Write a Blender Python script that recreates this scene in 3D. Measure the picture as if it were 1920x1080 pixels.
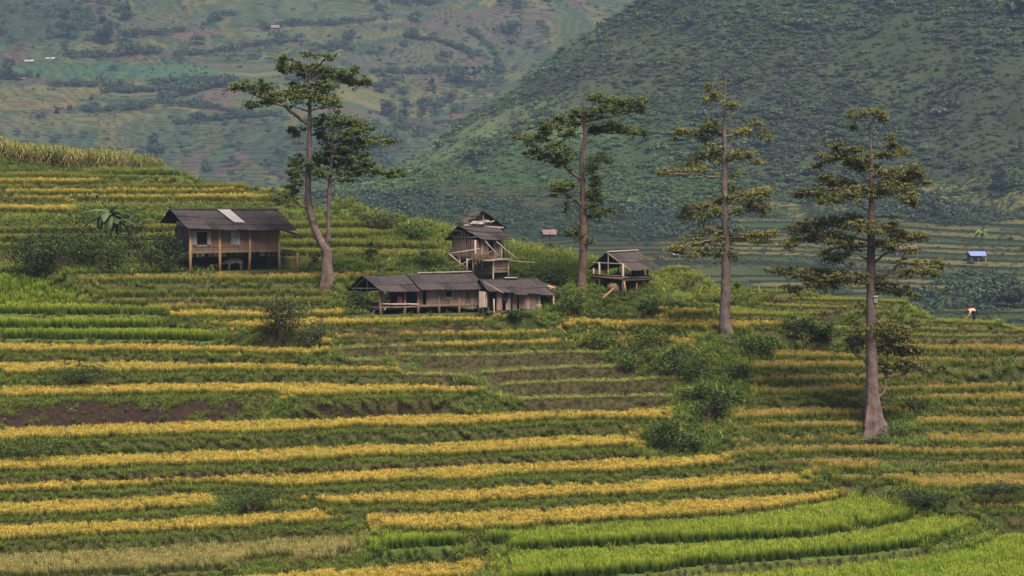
import bpy, math, random
import numpy as np
from mathutils import Vector, Matrix, noise as mnoise

for o in list(bpy.data.objects):
    bpy.data.objects.remove(o)
random.seed(7)
RNG = np.random.default_rng(11)
SC = bpy.context.scene
COL = SC.collection
PI = math.pi
R = math.radians

# ------------------------------------------------------------------ camera
F = 5333.0            # focal length in photo pixels (100 mm on 36 mm, 1920 wide)
CZ = 30.0             # eye height
YH = 150.0            # photo row of the horizon
cam_d = bpy.data.cameras.new('camera')
cam = bpy.data.objects.new('camera', cam_d)
COL.objects.link(cam)
cam.location = (0, 0, CZ)
cam.rotation_euler = (R(90), 0, 0)
cam_d.sensor_width = 36.0
cam_d.lens = 100.0
cam_d.shift_y = -(540.0 - YH) / 1920.0
cam_d.clip_start = 0.5
cam_d.clip_end = 12000.0
SC.camera = cam

# ------------------------------------------------------------------ sky, sun, exposure
SUN_EL, SUN_AZ = 58.0, 150.0      # azimuth clockwise from +Y
w = bpy.data.worlds.new('World')
SC.world = w
w.use_nodes = True
nt = w.node_tree
bg = nt.nodes['Background']
sky = nt.nodes.new('ShaderNodeTexSky')
sky.sky_type = 'NISHITA'
sky.sun_disc = False
sky.sun_elevation = R(SUN_EL)
sky.sun_rotation = R(SUN_AZ)
sky.dust_density = 3.0
nt.links.new(sky.outputs[0], bg.inputs[0])
bg.inputs[1].default_value = 0.05
sd = bpy.data.lights.new('sun', 'SUN')
sun = bpy.data.objects.new('sun', sd)
COL.objects.link(sun)
sd.energy = 4.4
sd.angle = R(30)
sd.color = (1.0, 0.86, 0.70)
sv = Vector((math.sin(R(SUN_AZ)) * math.cos(R(SUN_EL)), math.cos(R(SUN_AZ)) * math.cos(R(SUN_EL)), math.sin(R(SUN_EL))))
sun.rotation_euler = sv.to_track_quat('Z', 'Y').to_euler()
sun.location = (0, 0, 300)
SC.view_settings.view_transform = 'Standard'
SC.view_settings.look = 'None'
SC.view_settings.exposure = 1.38
SC.view_settings.gamma = 1.0
SC.render.engine = 'CYCLES'
SC.cycles.max_bounces = 5
SC.cycles.diffuse_bounces = 3
SC.cycles.glossy_bounces = 2
SC.cycles.transmission_bounces = 3
SC.cycles.transparent_max_bounces = 4
SC.cycles.volume_bounces = 1
SC.cycles.use_denoising = True

# ------------------------------------------------------------------ helpers
def P(px, py, d):
    """world point seen at photo pixel px,py when it lies d metres away"""
    return Vector(((px - 960.0) / F * d, d, CZ + (YH - py) / F * d))

def m_px(d):
    return d / F

class MB:
    def __init__(self):
        self.v = []; self.f = []; self.r = []; self.h = []
    def add(self, verts, faces, r=None, h=None):
        n = len(self.v)
        if r is None: r = random.random()
        self.v.extend([tuple(p) for p in verts])
        self.f.extend([tuple(i + n for i in f) for f in faces])
        self.r.extend([r] * len(verts))
        if h is None: self.h.extend([0.5] * len(verts))
        else: self.h.extend(h)
    def bar(self, p, q, w, h=None, r=None, up=Vector((0, 0, 1))):
        p = Vector(p); q = Vector(q); h = w if h is None else h
        d = (q - p).normalized()
        if abs(d.dot(up)) > .97: up = Vector((0, 1, 0))
        s = d.cross(up).normalized(); u = s.cross(d).normalized()
        vs = []
        for c in (p, q):
            for a, b in ((-1, -1), (1, -1), (1, 1), (-1, 1)):
                vs.append(c + s * (a * w / 2) + u * (b * h / 2))
        self.add(vs, [(0, 1, 2, 3), (7, 6, 5, 4), (0, 4, 5, 1), (1, 5, 6, 2), (2, 6, 7, 3), (3, 7, 4, 0)], r)
    def slab(self, a, b, c, d, t, r=None):
        a, b, c, d = map(Vector, (a, b, c, d))
        n = (b - a).cross(d - a).normalized() * t
        vs = [a, b, c, d, a + n, b + n, c + n, d + n]
        self.add(vs, [(3, 2, 1, 0), (4, 5, 6, 7), (0, 1, 5, 4), (1, 2, 6, 5), (2, 3, 7, 6), (3, 0, 4, 7)], r)
    def tube(self, pts, radii, n=8, r=None, flare=None, cap=True, rough=0.0):
        pts = [Vector(p) for p in pts]
        rings = []; vs = []
        u = None
        for i, p in enumerate(pts):
            t = (pts[min(i + 1, len(pts) - 1)] - pts[max(i - 1, 0)]).normalized()
            if u is None:
                u = t.cross(Vector((0.13, 1, 0.1))).normalized()
            u = (u - t * u.dot(t)).normalized()
            v = t.cross(u)
            for k in range(n):
                a = 2 * PI * k / n
                rr = radii[i]
                if flare: rr *= flare(i / (len(pts) - 1.0), a, p.z)
                if rough: rr *= 1 + rough * mnoise.noise((p + Vector((math.cos(a), math.sin(a), 0)) * rr) * 2.1)
                vs.append(p + u * (math.cos(a) * rr) + v * (math.sin(a) * rr))
        fs = []
        for i in range(len(pts) - 1):
            for k in range(n):
                a, b = i * n + k, i * n + (k + 1) % n
                fs.append((a, b, b + n, a + n))
        if cap:
            fs.append(tuple(range(n))[::-1]); fs.append(tuple((len(pts) - 1) * n + k for k in range(n)))
        self.add(vs, fs, r)
    def quads(self, V, r, h):
        """V: (n,4,3) array of quads"""
        n = len(self.v)
        self.v.extend(map(tuple, V.reshape(-1, 3)))
        m = V.shape[0]
        self.f.extend([(n + 4 * i, n + 4 * i + 1, n + 4 * i + 2, n + 4 * i + 3) for i in range(m)])
        self.r.extend(np.repeat(r, 4).tolist())
        self.h.extend(np.asarray(h).reshape(-1).tolist())
    def build(self, name, mat, parent=None, smooth=False, link=True):
        me = bpy.data.meshes.new(name)
        off = Vector((0, 0, 0))
        if parent is not None:
            off = world_loc(parent)
        v = [(p[0] - off.x, p[1] - off.y, p[2] - off.z) for p in self.v]
        me.from_pydata(v, [], self.f)
        a = me.attributes.new('rnd', 'FLOAT', 'POINT'); a.data.foreach_set('value', np.array(self.r, dtype=np.float32))
        a = me.attributes.new('h', 'FLOAT', 'POINT'); a.data.foreach_set('value', np.array(self.h, dtype=np.float32))
        me.materials.append(mat)
        if smooth:
            me.polygons.foreach_set('use_smooth', [True] * len(me.polygons))
        me.update()
        o = bpy.data.objects.new(name, me)
        if link: COL.objects.link(o)
        if parent is not None: o.parent = parent
        return o

def world_loc(o):
    l = Vector(o.location)
    while o.parent is not None:
        o = o.parent; l = l + Vector(o.location)
    return l

def thing(name, label, cat, loc, group=None):
    o = bpy.data.objects.new(name, None)
    COL.objects.link(o)
    o.empty_display_size = 0.5
    o.location = loc
    o['label'] = label; o['category'] = cat
    if group: o['group'] = group
    return o

def tag(o, label, cat=None, kind=None, group=None):
    o['label'] = label
    if cat: o['category'] = cat
    if kind: o['kind'] = kind
    if group: o['group'] = group
    return o

def recentre(o, loc):
    """move a single-mesh thing's origin to its base"""
    loc = Vector(loc)
    o.data.transform(Matrix.Translation(-loc)); o.location = loc
    return o

# ------------------------------------------------------------------ materials
class NT:
    def __init__(self, name):
        self.m = bpy.data.materials.new(name); self.m.use_nodes = True
        self.t = self.m.node_tree; self.t.nodes.clear()
        self.out = self.n('ShaderNodeOutputMaterial')
    def n(self, ty, **kw):
        x = self.t.nodes.new(ty)
        for k, v in kw.items(): setattr(x, k, v)
        return x
    def l(self, a, b): self.t.links.new(a, b)
    def attr(self, name): return self.n('ShaderNodeAttribute', attribute_name=name)
    def ramp(self, fac, cols):
        r = self.n('ShaderNodeValToRGB')
        e = r.color_ramp.elements
        while len(e) < len(cols): e.new(0.5)
        for i, (p, c) in enumerate(cols):
            e[i].position = p; e[i].color = (*c, 1)
        self.l(fac, r.inputs[0]); return r.outputs[0]
    def math(self, op, a, b=None, clamp=False):
        x = self.n('ShaderNodeMath', operation=op, use_clamp=clamp)
        for i, s in enumerate((a, b)):
            if s is None: continue
            if hasattr(s, 'links'): self.l(s, x.inputs[i])
            else: x.inputs[i].default_value = s
        return x.outputs[0]
    def mix(self, fac, a, b, mode='MIX'):
        x = self.n('ShaderNodeMix', data_type='RGBA', blend_type=mode)
        for i, s in ((0, fac), (6, a), (7, b)):
            if hasattr(s, 'links'): self.l(s, x.inputs[i])
            elif i == 0: x.inputs[0].default_value = s
            else: x.inputs[i].default_value = (*s, 1)
        return x.outputs[2]
    def noise(self, vec, scale, detail=3, rough=.55, out=0):
        x = self.n('ShaderNodeTexNoise'); x.inputs['Scale'].default_value = scale
        x.inputs['Detail'].default_value = detail; x.inputs['Roughness'].default_value = rough
        if vec is not None: self.l(vec, x.inputs['Vector'])
        return x.outputs[out]
    def mapping(self, vec, scale=(1, 1, 1), rot=(0, 0, 0)):
        x = self.n('ShaderNodeMapping'); x.inputs['Scale'].default_value = scale; x.inputs['Rotation'].default_value = rot
        self.l(vec, x.inputs[0]); return x.outputs[0]
    def scale_col(self, col, fac):
        x = self.n('ShaderNodeVectorMath', operation='SCALE'); self.l(col, x.inputs[0]); self.l(fac, x.inputs['Scale']); return x.outputs[0]
    def finish(self, col, rough=.8, spec=.25, transl=0.0, bump=None, bstr=.4, bdist=.02):
        p = self.n('ShaderNodeBsdfPrincipled')
        if hasattr(col, 'links'): self.l(col, p.inputs['Base Color'])
        else: p.inputs['Base Color'].default_value = (*col, 1)
        p.inputs['Roughness'].default_value = rough
        p.inputs['Specular IOR Level'].default_value = spec
        if bump is not None:
            b = self.n('ShaderNodeBump'); b.inputs['Strength'].default_value = bstr; b.inputs['Distance'].default_value = bdist
            self.l(bump, b.inputs['Height']); self.l(b.outputs[0], p.inputs['Normal'])
        sh = p.outputs[0]
        if transl > 0:
            t = self.n('ShaderNodeBsdfTranslucent')
            if hasattr(col, 'links'): self.l(col, t.inputs[0])
            else: t.inputs[0].default_value = (*col, 1)
            mx = self.n('ShaderNodeMixShader'); mx.inputs[0].default_value = transl
            self.l(sh, mx.inputs[1]); self.l(t.outputs[0], mx.inputs[2]); sh = mx.outputs[0]
        self.l(sh, self.out.inputs[0])
        return self.m

def leaf_mat(name, cols, var=.5, transl=.25, hue=None, nscale=.12, rough=.6, spec=.2, inst=True, patch=.5):
    """plant material: colour along the blade or up the leafy mass (attribute h), varied per plant and in soft patches"""
    b = NT(name)
    c = b.ramp(b.attr('h').outputs['Fac'], cols)
    geo = b.n('ShaderNodeNewGeometry')
    nz = b.noise(geo.outputs['Position'], nscale, 2)
    if hue is not None:
        f = b.math('MULTIPLY', b.math('SUBTRACT', nz, .42, True), 3.0, True)
        c = b.mix(f, c, b.ramp(b.attr('h').outputs['Fac'], hue))
    rnd = b.attr('rnd').outputs['Fac']
    if inst:
        oi = b.n('ShaderNodeObjectInfo')
        rnd = b.math('MULTIPLY', b.math('ADD', rnd, oi.outputs['Random']), .5)
    k = b.math('ADD', b.math('MULTIPLY', rnd, var), 1 - var / 2)
    k2 = b.math('ADD', b.math('MULTIPLY', b.noise(geo.outputs['Position'], nscale * 4, 2), patch), 1 - patch / 2)
    c = b.scale_col(c, b.math('MULTIPLY', k, k2))
    return b.finish(c, rough, spec, transl)

def wood_mat(name, lo, hi, nsc=3.0, stretch=(6, 6, .6), rough=.85, bump=.3, dirt=None, knot=.0):
    b = NT(name)
    tc = b.n('ShaderNodeTexCoord')
    n1 = b.noise(b.mapping(tc.outputs['Object'], stretch), nsc, 5, .65)
    n2 = b.noise(tc.outputs['Object'], .9, 3)
    f = b.math('ADD', b.math('MULTIPLY', b.attr('rnd').outputs['Fac'], .45), b.math('MULTIPLY', n1, .65))
    f = b.math('ADD', f, b.math('MULTIPLY', b.math('SUBTRACT', n2, .5), .5), True)
    c = b.mix(f, lo, hi)
    if dirt is not None:
        g = b.math('MULTIPLY', b.math('SUBTRACT', b.noise(b.mapping(tc.outputs['Object'], (1.2, 1.2, .5)), 1.7, 5, .7), .52, True), 5, True)
        c = b.mix(g, c, dirt)
    return b.finish(c, rough, .2, 0, n1, bump, .02)

def roof_mat(name, lo, hi, lich):
    b = NT(name)
    uv = b.n('ShaderNodeUVMap', uv_map='UVMap')
    st = b.noise(b.mapping(uv.outputs[0], (2.2, .35, 1)), 2.0, 5, .7)
    sh = b.n('ShaderNodeTexWhiteNoise', noise_dimensions='2D')
    fl = b.n('ShaderNodeVectorMath', operation='FLOOR')
    b.l(b.mapping(uv.outputs[0], (1.05, .7, 1)), fl.inputs[0]); b.l(fl.outputs[0], sh.inputs[0])
    f = b.math('ADD', b.math('MULTIPLY', st, .75), b.math('MULTIPLY', sh.outputs[0], .4))
    f = b.math('MULTIPLY', b.math('SUBTRACT', f, .3, True), 1.7, True)
    c = b.mix(f, lo, hi)
    sp = b.math('MULTIPLY', b.math('SUBTRACT', b.noise(b.mapping(uv.outputs[0], (1, .6, 1)), 7.0, 4, .75), .58, True), 6, True)
    c = b.mix(b.math('MULTIPLY', sp, .8), c, lich)
    return b.finish(c, .85, .25, 0, st, .2, .02)

def plain_mat(name, col, rough=.8, spec=.25, nsc=4.0, var=.35, transl=0.0):
    b = NT(name)
    tc = b.n('ShaderNodeTexCoord')
    k = b.math('ADD', b.math('MULTIPLY', b.noise(tc.outputs['Object'], nsc, 4, .6), var * 2), 1 - var)
    rgb = b.n('ShaderNodeRGB'); rgb.outputs[0].default_value = (*col, 1)
    return b.finish(b.scale_col(rgb.outputs[0], k), rough, spec, transl)
# ------------------------------------------------------------------ the terraced hillside
# Each terrace: crop, crop height, bank kind, and the line along its back edge.
def sstep(a, b, x):
    t = np.clip((x - a) / (b - a), 0, 1); return t * t * (3 - 2 * t)

def depth_of(px, y):
    dl = np.where(y >= 505, 165 + (1080 - y) * 60 / 575.0, 225 + (505 - y) * .206)
    dl = dl + 3.4 * sstep(1200, 1400, px) * sstep(620, 790, y)
    dr = np.where(y < 640, 211.1 + (640 - y) * .10, dl)
    t = sstep(1150, 1350, px)
    return dl * (1 - t) + dr * t

GOLD, TAN, LIME, OLIVE, BARE, MAIZE, WEED, GRASSY, PALE, NONE, STEP = range(11)
HR = {GOLD: .62, TAN: .62, LIME: .72, OLIVE: .6, BARE: .06, MAIZE: 2.1, WEED: .3, GRASSY: .55, PALE: .62, NONE: .05, STEP: .32}
BG, BE, BD, BW = range(4)        # bank cover: grass, bare earth, short dark grass, weeds
TER = []
def T(crop, pts, bank=BG, lean=.35, z=None, gaps=(), ref=None, off=0.0):
    TER.append(dict(crop=crop, pts=pts, bank=bank, lean=lean, z=z, gaps=gaps, ref=ref, off=off))

# near spur
T(LIME, [(-300, 1120), (930, 1110), (1200, 1090), (1310, 1075), (1500, 1062), (1610, 1055), (1750, 1036), (1815, 1020), (1855, 999), (1920, 996), (2300, 996)], BD, ref=600, z=(1086, 168.6))
T(GOLD, [(-300, 1105), (0, 1098), (385, 1082), (700, 1062), (850, 1053), (900, 1045), (928, 1046)], BD)
T(LIME, [(925, 1040), (960, 1034), (1200, 1022), (1440, 1011), (1552, 1005), (1615, 994), (1710, 974), (1735, 962), (1827, 969), (1846, 980), (1853, 990)], BD, ref=600)
T(PALE, [(-300, 1046), (0, 1037), (240, 1028), (480, 1012), (690, 1000)], BG)
T(LIME, [(690, 998), (960, 995), (1200, 977), (1440, 962), (1560, 938), (1600, 929), (1660, 930), (1690, 940), (1712, 955)], BG, ref=600)
T(GOLD, [(-300, 994), (0, 985), (300, 974), (590, 955), (625, 966), (960, 956), (1200, 943), (1440, 928), (1560, 920), (1577, 922)], BG)
T(GOLD, [(-300, 952), (0, 943), (200, 934), (400, 924), (550, 932), (720, 924), (960, 911), (1200, 900), (1370, 889), (1440, 887), (1515, 887), (1522, 889)], BG, gaps=[(404, 548)])
T(GOLD, [(-300, 917), (0, 907), (480, 890), (720, 880), (960, 869), (1200, 857), (1365, 852), (1373, 855)], BG)
T(GOLD, [(-300, 870), (0, 859), (480, 842), (960, 825), (1100, 815), (1185, 814), (1208, 826)], BE)
T(GOLD, [(-300, 811), (0, 802), (480, 787), (960, 773), (1085, 770), (1262, 765)], BG)
T(GOLD, [(-300, 728), (0, 725), (240, 720), (480, 716), (720, 720), (915, 724), (930, 730), (944, 742)], BE)
T(GOLD, [(-300, 680), (0, 679), (240, 677), (480, 681), (655, 686), (745, 688), (755, 693), (764, 704)], BG)
T(GOLD, [(-300, 643), (0, 643), (240, 645), (480, 649), (600, 654), (607, 663), (645, 672), (655, 684)], BG)
T(LIME, [(-300, 615), (0, 615), (300, 615), (420, 620), (480, 629), (505, 634), (522, 648)], BD)
T(LIME, [(-300, 594), (0, 594), (240, 595), (312, 597), (397, 606), (411, 615)], BE)
T(LIME, [(-300, 569), (0, 569), (150, 569), (310, 574), (317, 592)], BE)
T(LIME, [(-300, 512), (0, 512), (50, 514), (92, 519), (97, 533), (160, 546), (167, 556)], BE, 6.0)
# harvested steps in the middle
def lip(pts, x=4): return [(a, b - x) for a, b in pts]
T(GOLD, [(1098, 806), (1150, 802), (1205, 802)], BD, off=2.6)
T(BARE, lip([(938, 753), (960, 750), (1120, 745), (1290, 741)]), BD, .9, off=2.9)
T(BARE, lip([(915, 726), (960, 722), (1020, 716), (1180, 712), (1327, 711)]), BD, 1.0, off=3)
T(BARE, lip([(752, 694), (960, 691), (1100, 688), (1225, 687), (1236, 690)]), BD, 1.0, off=2.8)
T(BARE, lip([(640, 672), (800, 668), (960, 664), (1150, 664), (1166, 668)]), BD, 1.0, off=2.6)
T(BARE, lip([(620, 656), (730, 652), (790, 650), (960, 650), (1105, 650)]), BD, .8, off=2.4)
T(GOLD, [(775, 642), (960, 637), (1095, 634), (1100, 638)], BD, off=2.1)
T(GOLD, [(604, 627), (780, 622), (960, 619), (1055, 617), (1060, 620)], BD, off=1.2)
T(GOLD, [(357, 600), (480, 600), (600, 596), (720, 594), (940, 591)], BD)
# below and beside the long house
T(NONE, [(646, 577), (700, 576), (960, 576), (1040, 578)], BG, .3, z=(592, 216.3))
T(GOLD, [(318, 582), (480, 581), (640, 580), (650, 584)], BG)
T(TAN, [(275, 570), (400, 567), (404, 569)], BD)
T(OLIVE, [(175, 559), (375, 556), (480, 555), (652, 556)], BD)
T(OLIVE, [(165, 544), (480, 541), (652, 541)], BD)
T(TAN, [(95, 518), (375, 514), (480, 510), (630, 511), (700, 512)], BG)
# yard of the house with the shutters
T(GRASSY, [(-300, 499), (0, 499), (300, 499), (620, 499)], BD, .3, z=(509, 225.6))
# right slope
T(OLIVE, [(1735, 961), (1850, 962), (1920, 964), (2300, 964)], BD)
T(TAN, [(1797, 945), (1920, 942), (2300, 940)], BD)
T(TAN, [(1524, 891), (1625, 890), (1775, 887), (1920, 887), (2300, 886)], BG)
T(TAN, [(1372, 862), (1440, 861), (1590, 858), (1700, 862), (1780, 865), (1920, 862), (2300, 862)], BG, gaps=[(1645, 1776)])
T(TAN, [(1292, 845), (1380, 839), (1440, 836), (1672, 834), (1752, 839), (1920, 839), (2300, 839)], BD)
T(TAN, [(1320, 823), (1440, 819), (1605, 816), (1740, 812), (1920, 811), (2300, 811)], BD, gaps=[(1608, 1738)])
T(TAN, [(1352, 797), (1440, 792), (1615, 788), (1650, 784), (1740, 780), (1920, 781), (2300, 781)], BG, gaps=[(1660, 1722)])
T(TAN, [(1376, 768), (1440, 766), (1625, 764), (1702, 762), (1735, 764), (1920, 762), (2300, 762)], BG, gaps=[(1705, 1733)])
T(TAN, [(1562, 745), (1690, 741), (1920, 737), (2300, 737)], BG)
T(TAN, [(1432, 726), (1580, 722), (1655, 724), (1810, 719), (1920, 717), (2300, 716)], BG)
T(TAN, [(1410, 706), (1580, 701), (1700, 703), (1920, 704), (2300, 704)], BG)
T(TAN, [(1384, 678), (1450, 675), (1625, 677), (1740, 686), (1920, 690), (2300, 690)], BG)
T(TAN, [(1428, 658), (1580, 659), (1720, 669), (1920, 672), (2300, 672)], BG)
T(TAN, [(1450, 643), (1580, 644), (1920, 646), (2300, 646)], BG)
# middle right
T(TAN, [(1132, 632), (1200, 629), (1305, 630)], BW, ref=1000)
T(GOLD, [(1050, 597), (1135, 591), (1235, 594), (1270, 600), (1350, 600), (1440, 602), (1500, 606)], BW, ref=1000)
T(GOLD, [(1127, 576), (1210, 572), (1335, 579), (1440, 587), (1500, 593)], BG, ref=1000)
# pale green steps on the upper right
T(STEP, [(1500, 623), (1700, 622), (1920, 628), (2300, 630)], BD)
T(STEP, [(1512, 609), (1710, 611), (1920, 617), (2300, 620)], BD)
T(STEP, [(1510, 598), (1672, 597), (1815, 597), (1890, 601), (1905, 610)], BD)
T(STEP, [(1300, 562), (1440, 581), (1615, 586), (1668, 589), (1673, 594)], BD)
T(STEP, [(1235, 541), (1330, 553), (1440, 567), (1625, 571), (1690, 577), (1800, 580), (1815, 590)], BD)
T(STEP, [(1235, 531), (1330, 542), (1440, 555), (1615, 557), (1700, 562), (1738, 567), (1746, 578)], BD)
T(STEP, [(1235, 521), (1322, 531), (1440, 541), (1600, 545), (1660, 550)], BD)
T(STEP, [(1235, 509), (1300, 509), (1340, 522), (1440, 532), (1580, 537)], BD)
T(STEP, [(1225, 499), (1285, 498), (1332, 514), (1440, 522), (1530, 530)], BD)
# weedy slope round the barn and the open shelter
T(WEED, [(650, 553), (860, 545), (1040, 556), (1120, 566), (1235, 562)], BG, 2.5)
T(WEED, [(655, 533), (860, 528), (1040, 538), (1235, 547)], BW, 3.0)
T(WEED, [(705, 510), (860, 512), (1040, 522), (1235, 533)], BW, 3.0)
T(WEED, [(850, 494), (1040, 505), (1235, 518)], BW, 3.0)
T(WEED, [(850, 475), (1040, 489), (1235, 508)], BW, 3.0)
T(WEED, [(850, 452), (960, 462), (1040, 476), (1130, 490), (1225, 503)], BW, 4.0)
T(GRASSY, [(860, 434), (900, 440), (960, 447), (1005, 454), (1076, 469), (1118, 478), (1225, 499)], BW, 4.0)
# behind the house with the shutters
T(WEED, [(-300, 484), (0, 484), (300, 480), (620, 482), (850, 486)], BG, 1.5)
T(OLIVE, [(-300, 470), (0, 470), (300, 468), (630, 464), (840, 468)], BD)
T(OLIVE, [(-300, 455), (0, 455), (300, 452), (625, 447), (785, 450), (845, 458)], BD)
T(OLIVE, [(-300, 440), (0, 440), (300, 436), (635, 429), (755, 427), (800, 434)], BG)
T(OLIVE, [(-300, 424), (0, 424), (300, 418), (560, 413), (660, 411), (700, 415)], BG)
T(GRASSY, [(-300, 398), (0, 398), (140, 400), (300, 396), (560, 392), (690, 394)], BG, 1.5)
T(GRASSY, [(690, 393), (735, 392), (775, 403), (810, 412), (858, 420)], BW, 5.0)
T(GOLD, [(-300, 382), (0, 382), (140, 384)], BG)
T(GRASSY, [(140, 380), (300, 377), (560, 376), (690, 384)], BG, 2.0)
T(GOLD, [(-300, 366), (0, 366), (250, 364), (480, 362), (637, 370)], BG)
T(GOLD, [(-300, 354), (0, 354), (145, 352), (475, 352), (560, 354)], BG)
T(OLIVE, [(-300, 344), (0, 344), (130, 345), (475, 342), (490, 346)], BG)
T(GOLD, [(-300, 334), (0, 334), (325, 335), (335, 337)], BG)
T(OLIVE, [(-300, 322), (0, 322), (150, 322), (175, 326), (375, 329), (475, 336)], BG)
T(OLIVE, [(-300, 312), (0, 312), (325, 316), (425, 319), (447, 327)], BG)
T(GRASSY, [(630, 362), (642, 364), (690, 370), (697, 377)], BW, 1.0)
T(MAIZE, [(-300, 250), (0, 256), (42, 265), (125, 274), (225, 280), (300, 294), (327, 308)], BG, 2.0)

PX = np.arange(-900, 2821, 4.0)
DR = np.arange(136.0, 326.0, 0.28)
NC, NR = len(PX), len(DR)
def wob(seed, sc, amp):
    r = np.random.default_rng(seed); k = r.normal(size=1400)
    t = (PX + 2000) / sc; i = t.astype(int); f = t - i; f = f * f * (3 - 2 * f)
    return amp * (k[i % 1400] * (1 - f) + k[(i + 1) % 1400] * f)
for ti, t in enumerate(TER):
    xs = np.array([p[0] for p in t['pts']], float); ys = np.array([p[1] for p in t['pts']], float)
    B = np.interp(PX, xs, ys)
    lo = -1e9 if xs[0] <= -200 else xs[0]; hi = 1e9 if xs[-1] >= 2200 else xs[-1]
    ok = (PX >= lo) & (PX <= hi)
    # a steady slope of the line beyond the picture
    hr = .05 if (t['z'] is not None and t['crop'] == GRASSY) else HR[t['crop']]
    xm = .5 * (max(xs[0], -50) + min(xs[-1], 1970)); ym = np.interp(xm, xs, ys)
    if t['z'] is None:
        dm = float(depth_of(t['ref'] or xm, ym)) + t['off']
        zz = CZ - (ym - YH) / F * dm - hr
    else:
        zz = CZ - (t['z'][0] - YH) / F * t['z'][1]
    t['zz'] = np.full(NC, zz)
    if t['lean'] > 1.9:          # sloping ground follows the hill instead of a level line
        t['zz'] = CZ - (B - YH) / F * depth_of(PX, B) - hr
    if t['crop'] == MAIZE:
        t['top'] = CZ - (B - YH) / F * (depth_of(PX, B) + 4); t['zz'] = np.maximum(t['zz'], CZ - 8.55); HMZ = t['top'] - t['zz']
        hr = 0; t['zz0'] = 1
    B = B + (wob(ti, 70, .8) + wob(ti + 500, 22, .45)) * np.clip((B - YH) / 550, .12, 1)
    D = (CZ - (t['top'] if t['crop'] == MAIZE else t['zz'] + hr)) * F / np.maximum(B - YH, 40)
    t['D'] = np.where(ok, D, np.nan)

ZG = np.zeros((NR, NC)); CG = np.full((NR, NC), NONE); BK = np.full((NR, NC), -1); EDGE = np.full((NR, NC), 9.0)
for c in range(NC):
    px = PX[c]
    ts = [(t['D'][c], t, t['zz'][c]) for t in TER if not np.isnan(t['D'][c])]
    ts.sort(key=lambda q: q[2])
    prev_d = 100.0; prev_z = None
    for d, t, tz in ts:
        if d < prev_d + .5: continue
        lean = min(t['lean'], .85 * (d - prev_d)) if prev_z is not None else .3
        wide = 11 if t['crop'] == LIME else 7.5
        ramp = prev_z is not None and d - prev_d > wide and t['z'] is None
        if ramp: lean = d - prev_d - wide * .62
        elif prev_z is not None and t['bank'] in (BG, BE) and t['crop'] in (GOLD, TAN, PALE, OLIVE): lean = max(.3, .08 * (d - prev_d))
        a = np.searchsorted(DR, prev_d); b = np.searchsorted(DR, d)
        seg = DR[a:b]
        if len(seg):
            if prev_z is None:
                ZG[a:b, c] = tz; crop = np.full(len(seg), t['crop'])
                bank = np.full(len(seg), -1)
            else:
                u = np.clip((seg - prev_d) / lean, 0, 1)
                if lean > 1.2: u = u * u * (3 - 2 * u) * .5 + u * .5
                ZG[a:b, c] = prev_z + (tz - prev_z) * u
                on = seg < prev_d + lean
                crop = np.where(on, NONE, t['crop']); bank = np.where(on, t['bank'], -1)
                if t['lean'] > 2 and t['crop'] in (LIME, WEED, GRASSY): crop = np.where(on, t['crop'], crop)
                if ramp and t['bank'] not in (BG, BE): crop = np.where(on, WEED, crop); bank = np.where(on, -1, bank)
                EDGE[a:b, c] = seg - (prev_d + lean)
            for g0, g1 in t['gaps']:
                if g0 <= px <= g1: crop = np.where(crop == t['crop'], WEED, crop)
            CG[a:b, c] = crop; BK[a:b, c] = bank
        prev_d, prev_z = d, tz
    a = np.searchsorted(DR, prev_d)
    s = DR[a:] - prev_d
    ZG[a:, c] = prev_z - .12 * s - .011 * s * s
    CG[a:, c] = np.where(s < 5, GRASSY if px < 1200 else STEP, NONE)
XG = (PX[None, :] - 960) / F * DR[:, None]
# where a terrace ends its end wall slumps into a grassy slope
J = np.zeros((NR, NC), bool); J[:, 1:] |= abs(np.diff(ZG, axis=1)) > .5
W9 = 6
Jd = J.copy()
for k in range(1, W9): Jd[:, k:] |= J[:, :-k]; Jd[:, :-k] |= J[:, k:]
for it in range(3):
    S_ = np.cumsum(np.pad(ZG, ((0, 0), (W9 + 1, W9)), mode='edge'), axis=1); bl_ = (S_[:, 2 * W9 + 1:] - S_[:, :-(2 * W9 + 1)]) / (2 * W9 + 1)
    ZG = np.where(Jd, bl_, ZG)
for k in range(1, 5): J[:, k:] |= J[:, :-k]; J[:, :-k] |= J[:, k:]
gx = np.zeros_like(ZG); gx[:, 1:-1] = abs(ZG[:, 2:] - ZG[:, :-2]) / 2
steep = J & (CG != MAIZE) & (gx > .06) & (DR > 150)[:, None]
CG = np.where((J & (CG == NONE)) | steep, WEED, CG); BK = np.where(J & (CG == WEED), BW, BK)
ZG += .05 * np.sin(XG * 1.3 + DR[:, None] * .4) * (BK >= 0)

def ground_z(X, d):
    c = int(round((960 + F * X / d - PX[0]) / 4)); r = int(round((d - DR[0]) / .28))
    return float(ZG[min(max(r, 0), NR - 1), min(max(c, 0), NC - 1)])
def ground_at(px, d): return ground_z((px - 960) / F * d, d)
def hit(px, py, dmin=0):
    c = int(round((px - PX[0]) / 4))
    ok = (ZG[:, c] >= CZ - (py - YH) / F * DR) & (DR >= dmin)
    k = np.argmax(ok) if ok.any() else NR - 1
    d = float(DR[k]); return Vector(((px - 960) / F * d, d, float(ZG[k, c])))

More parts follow.
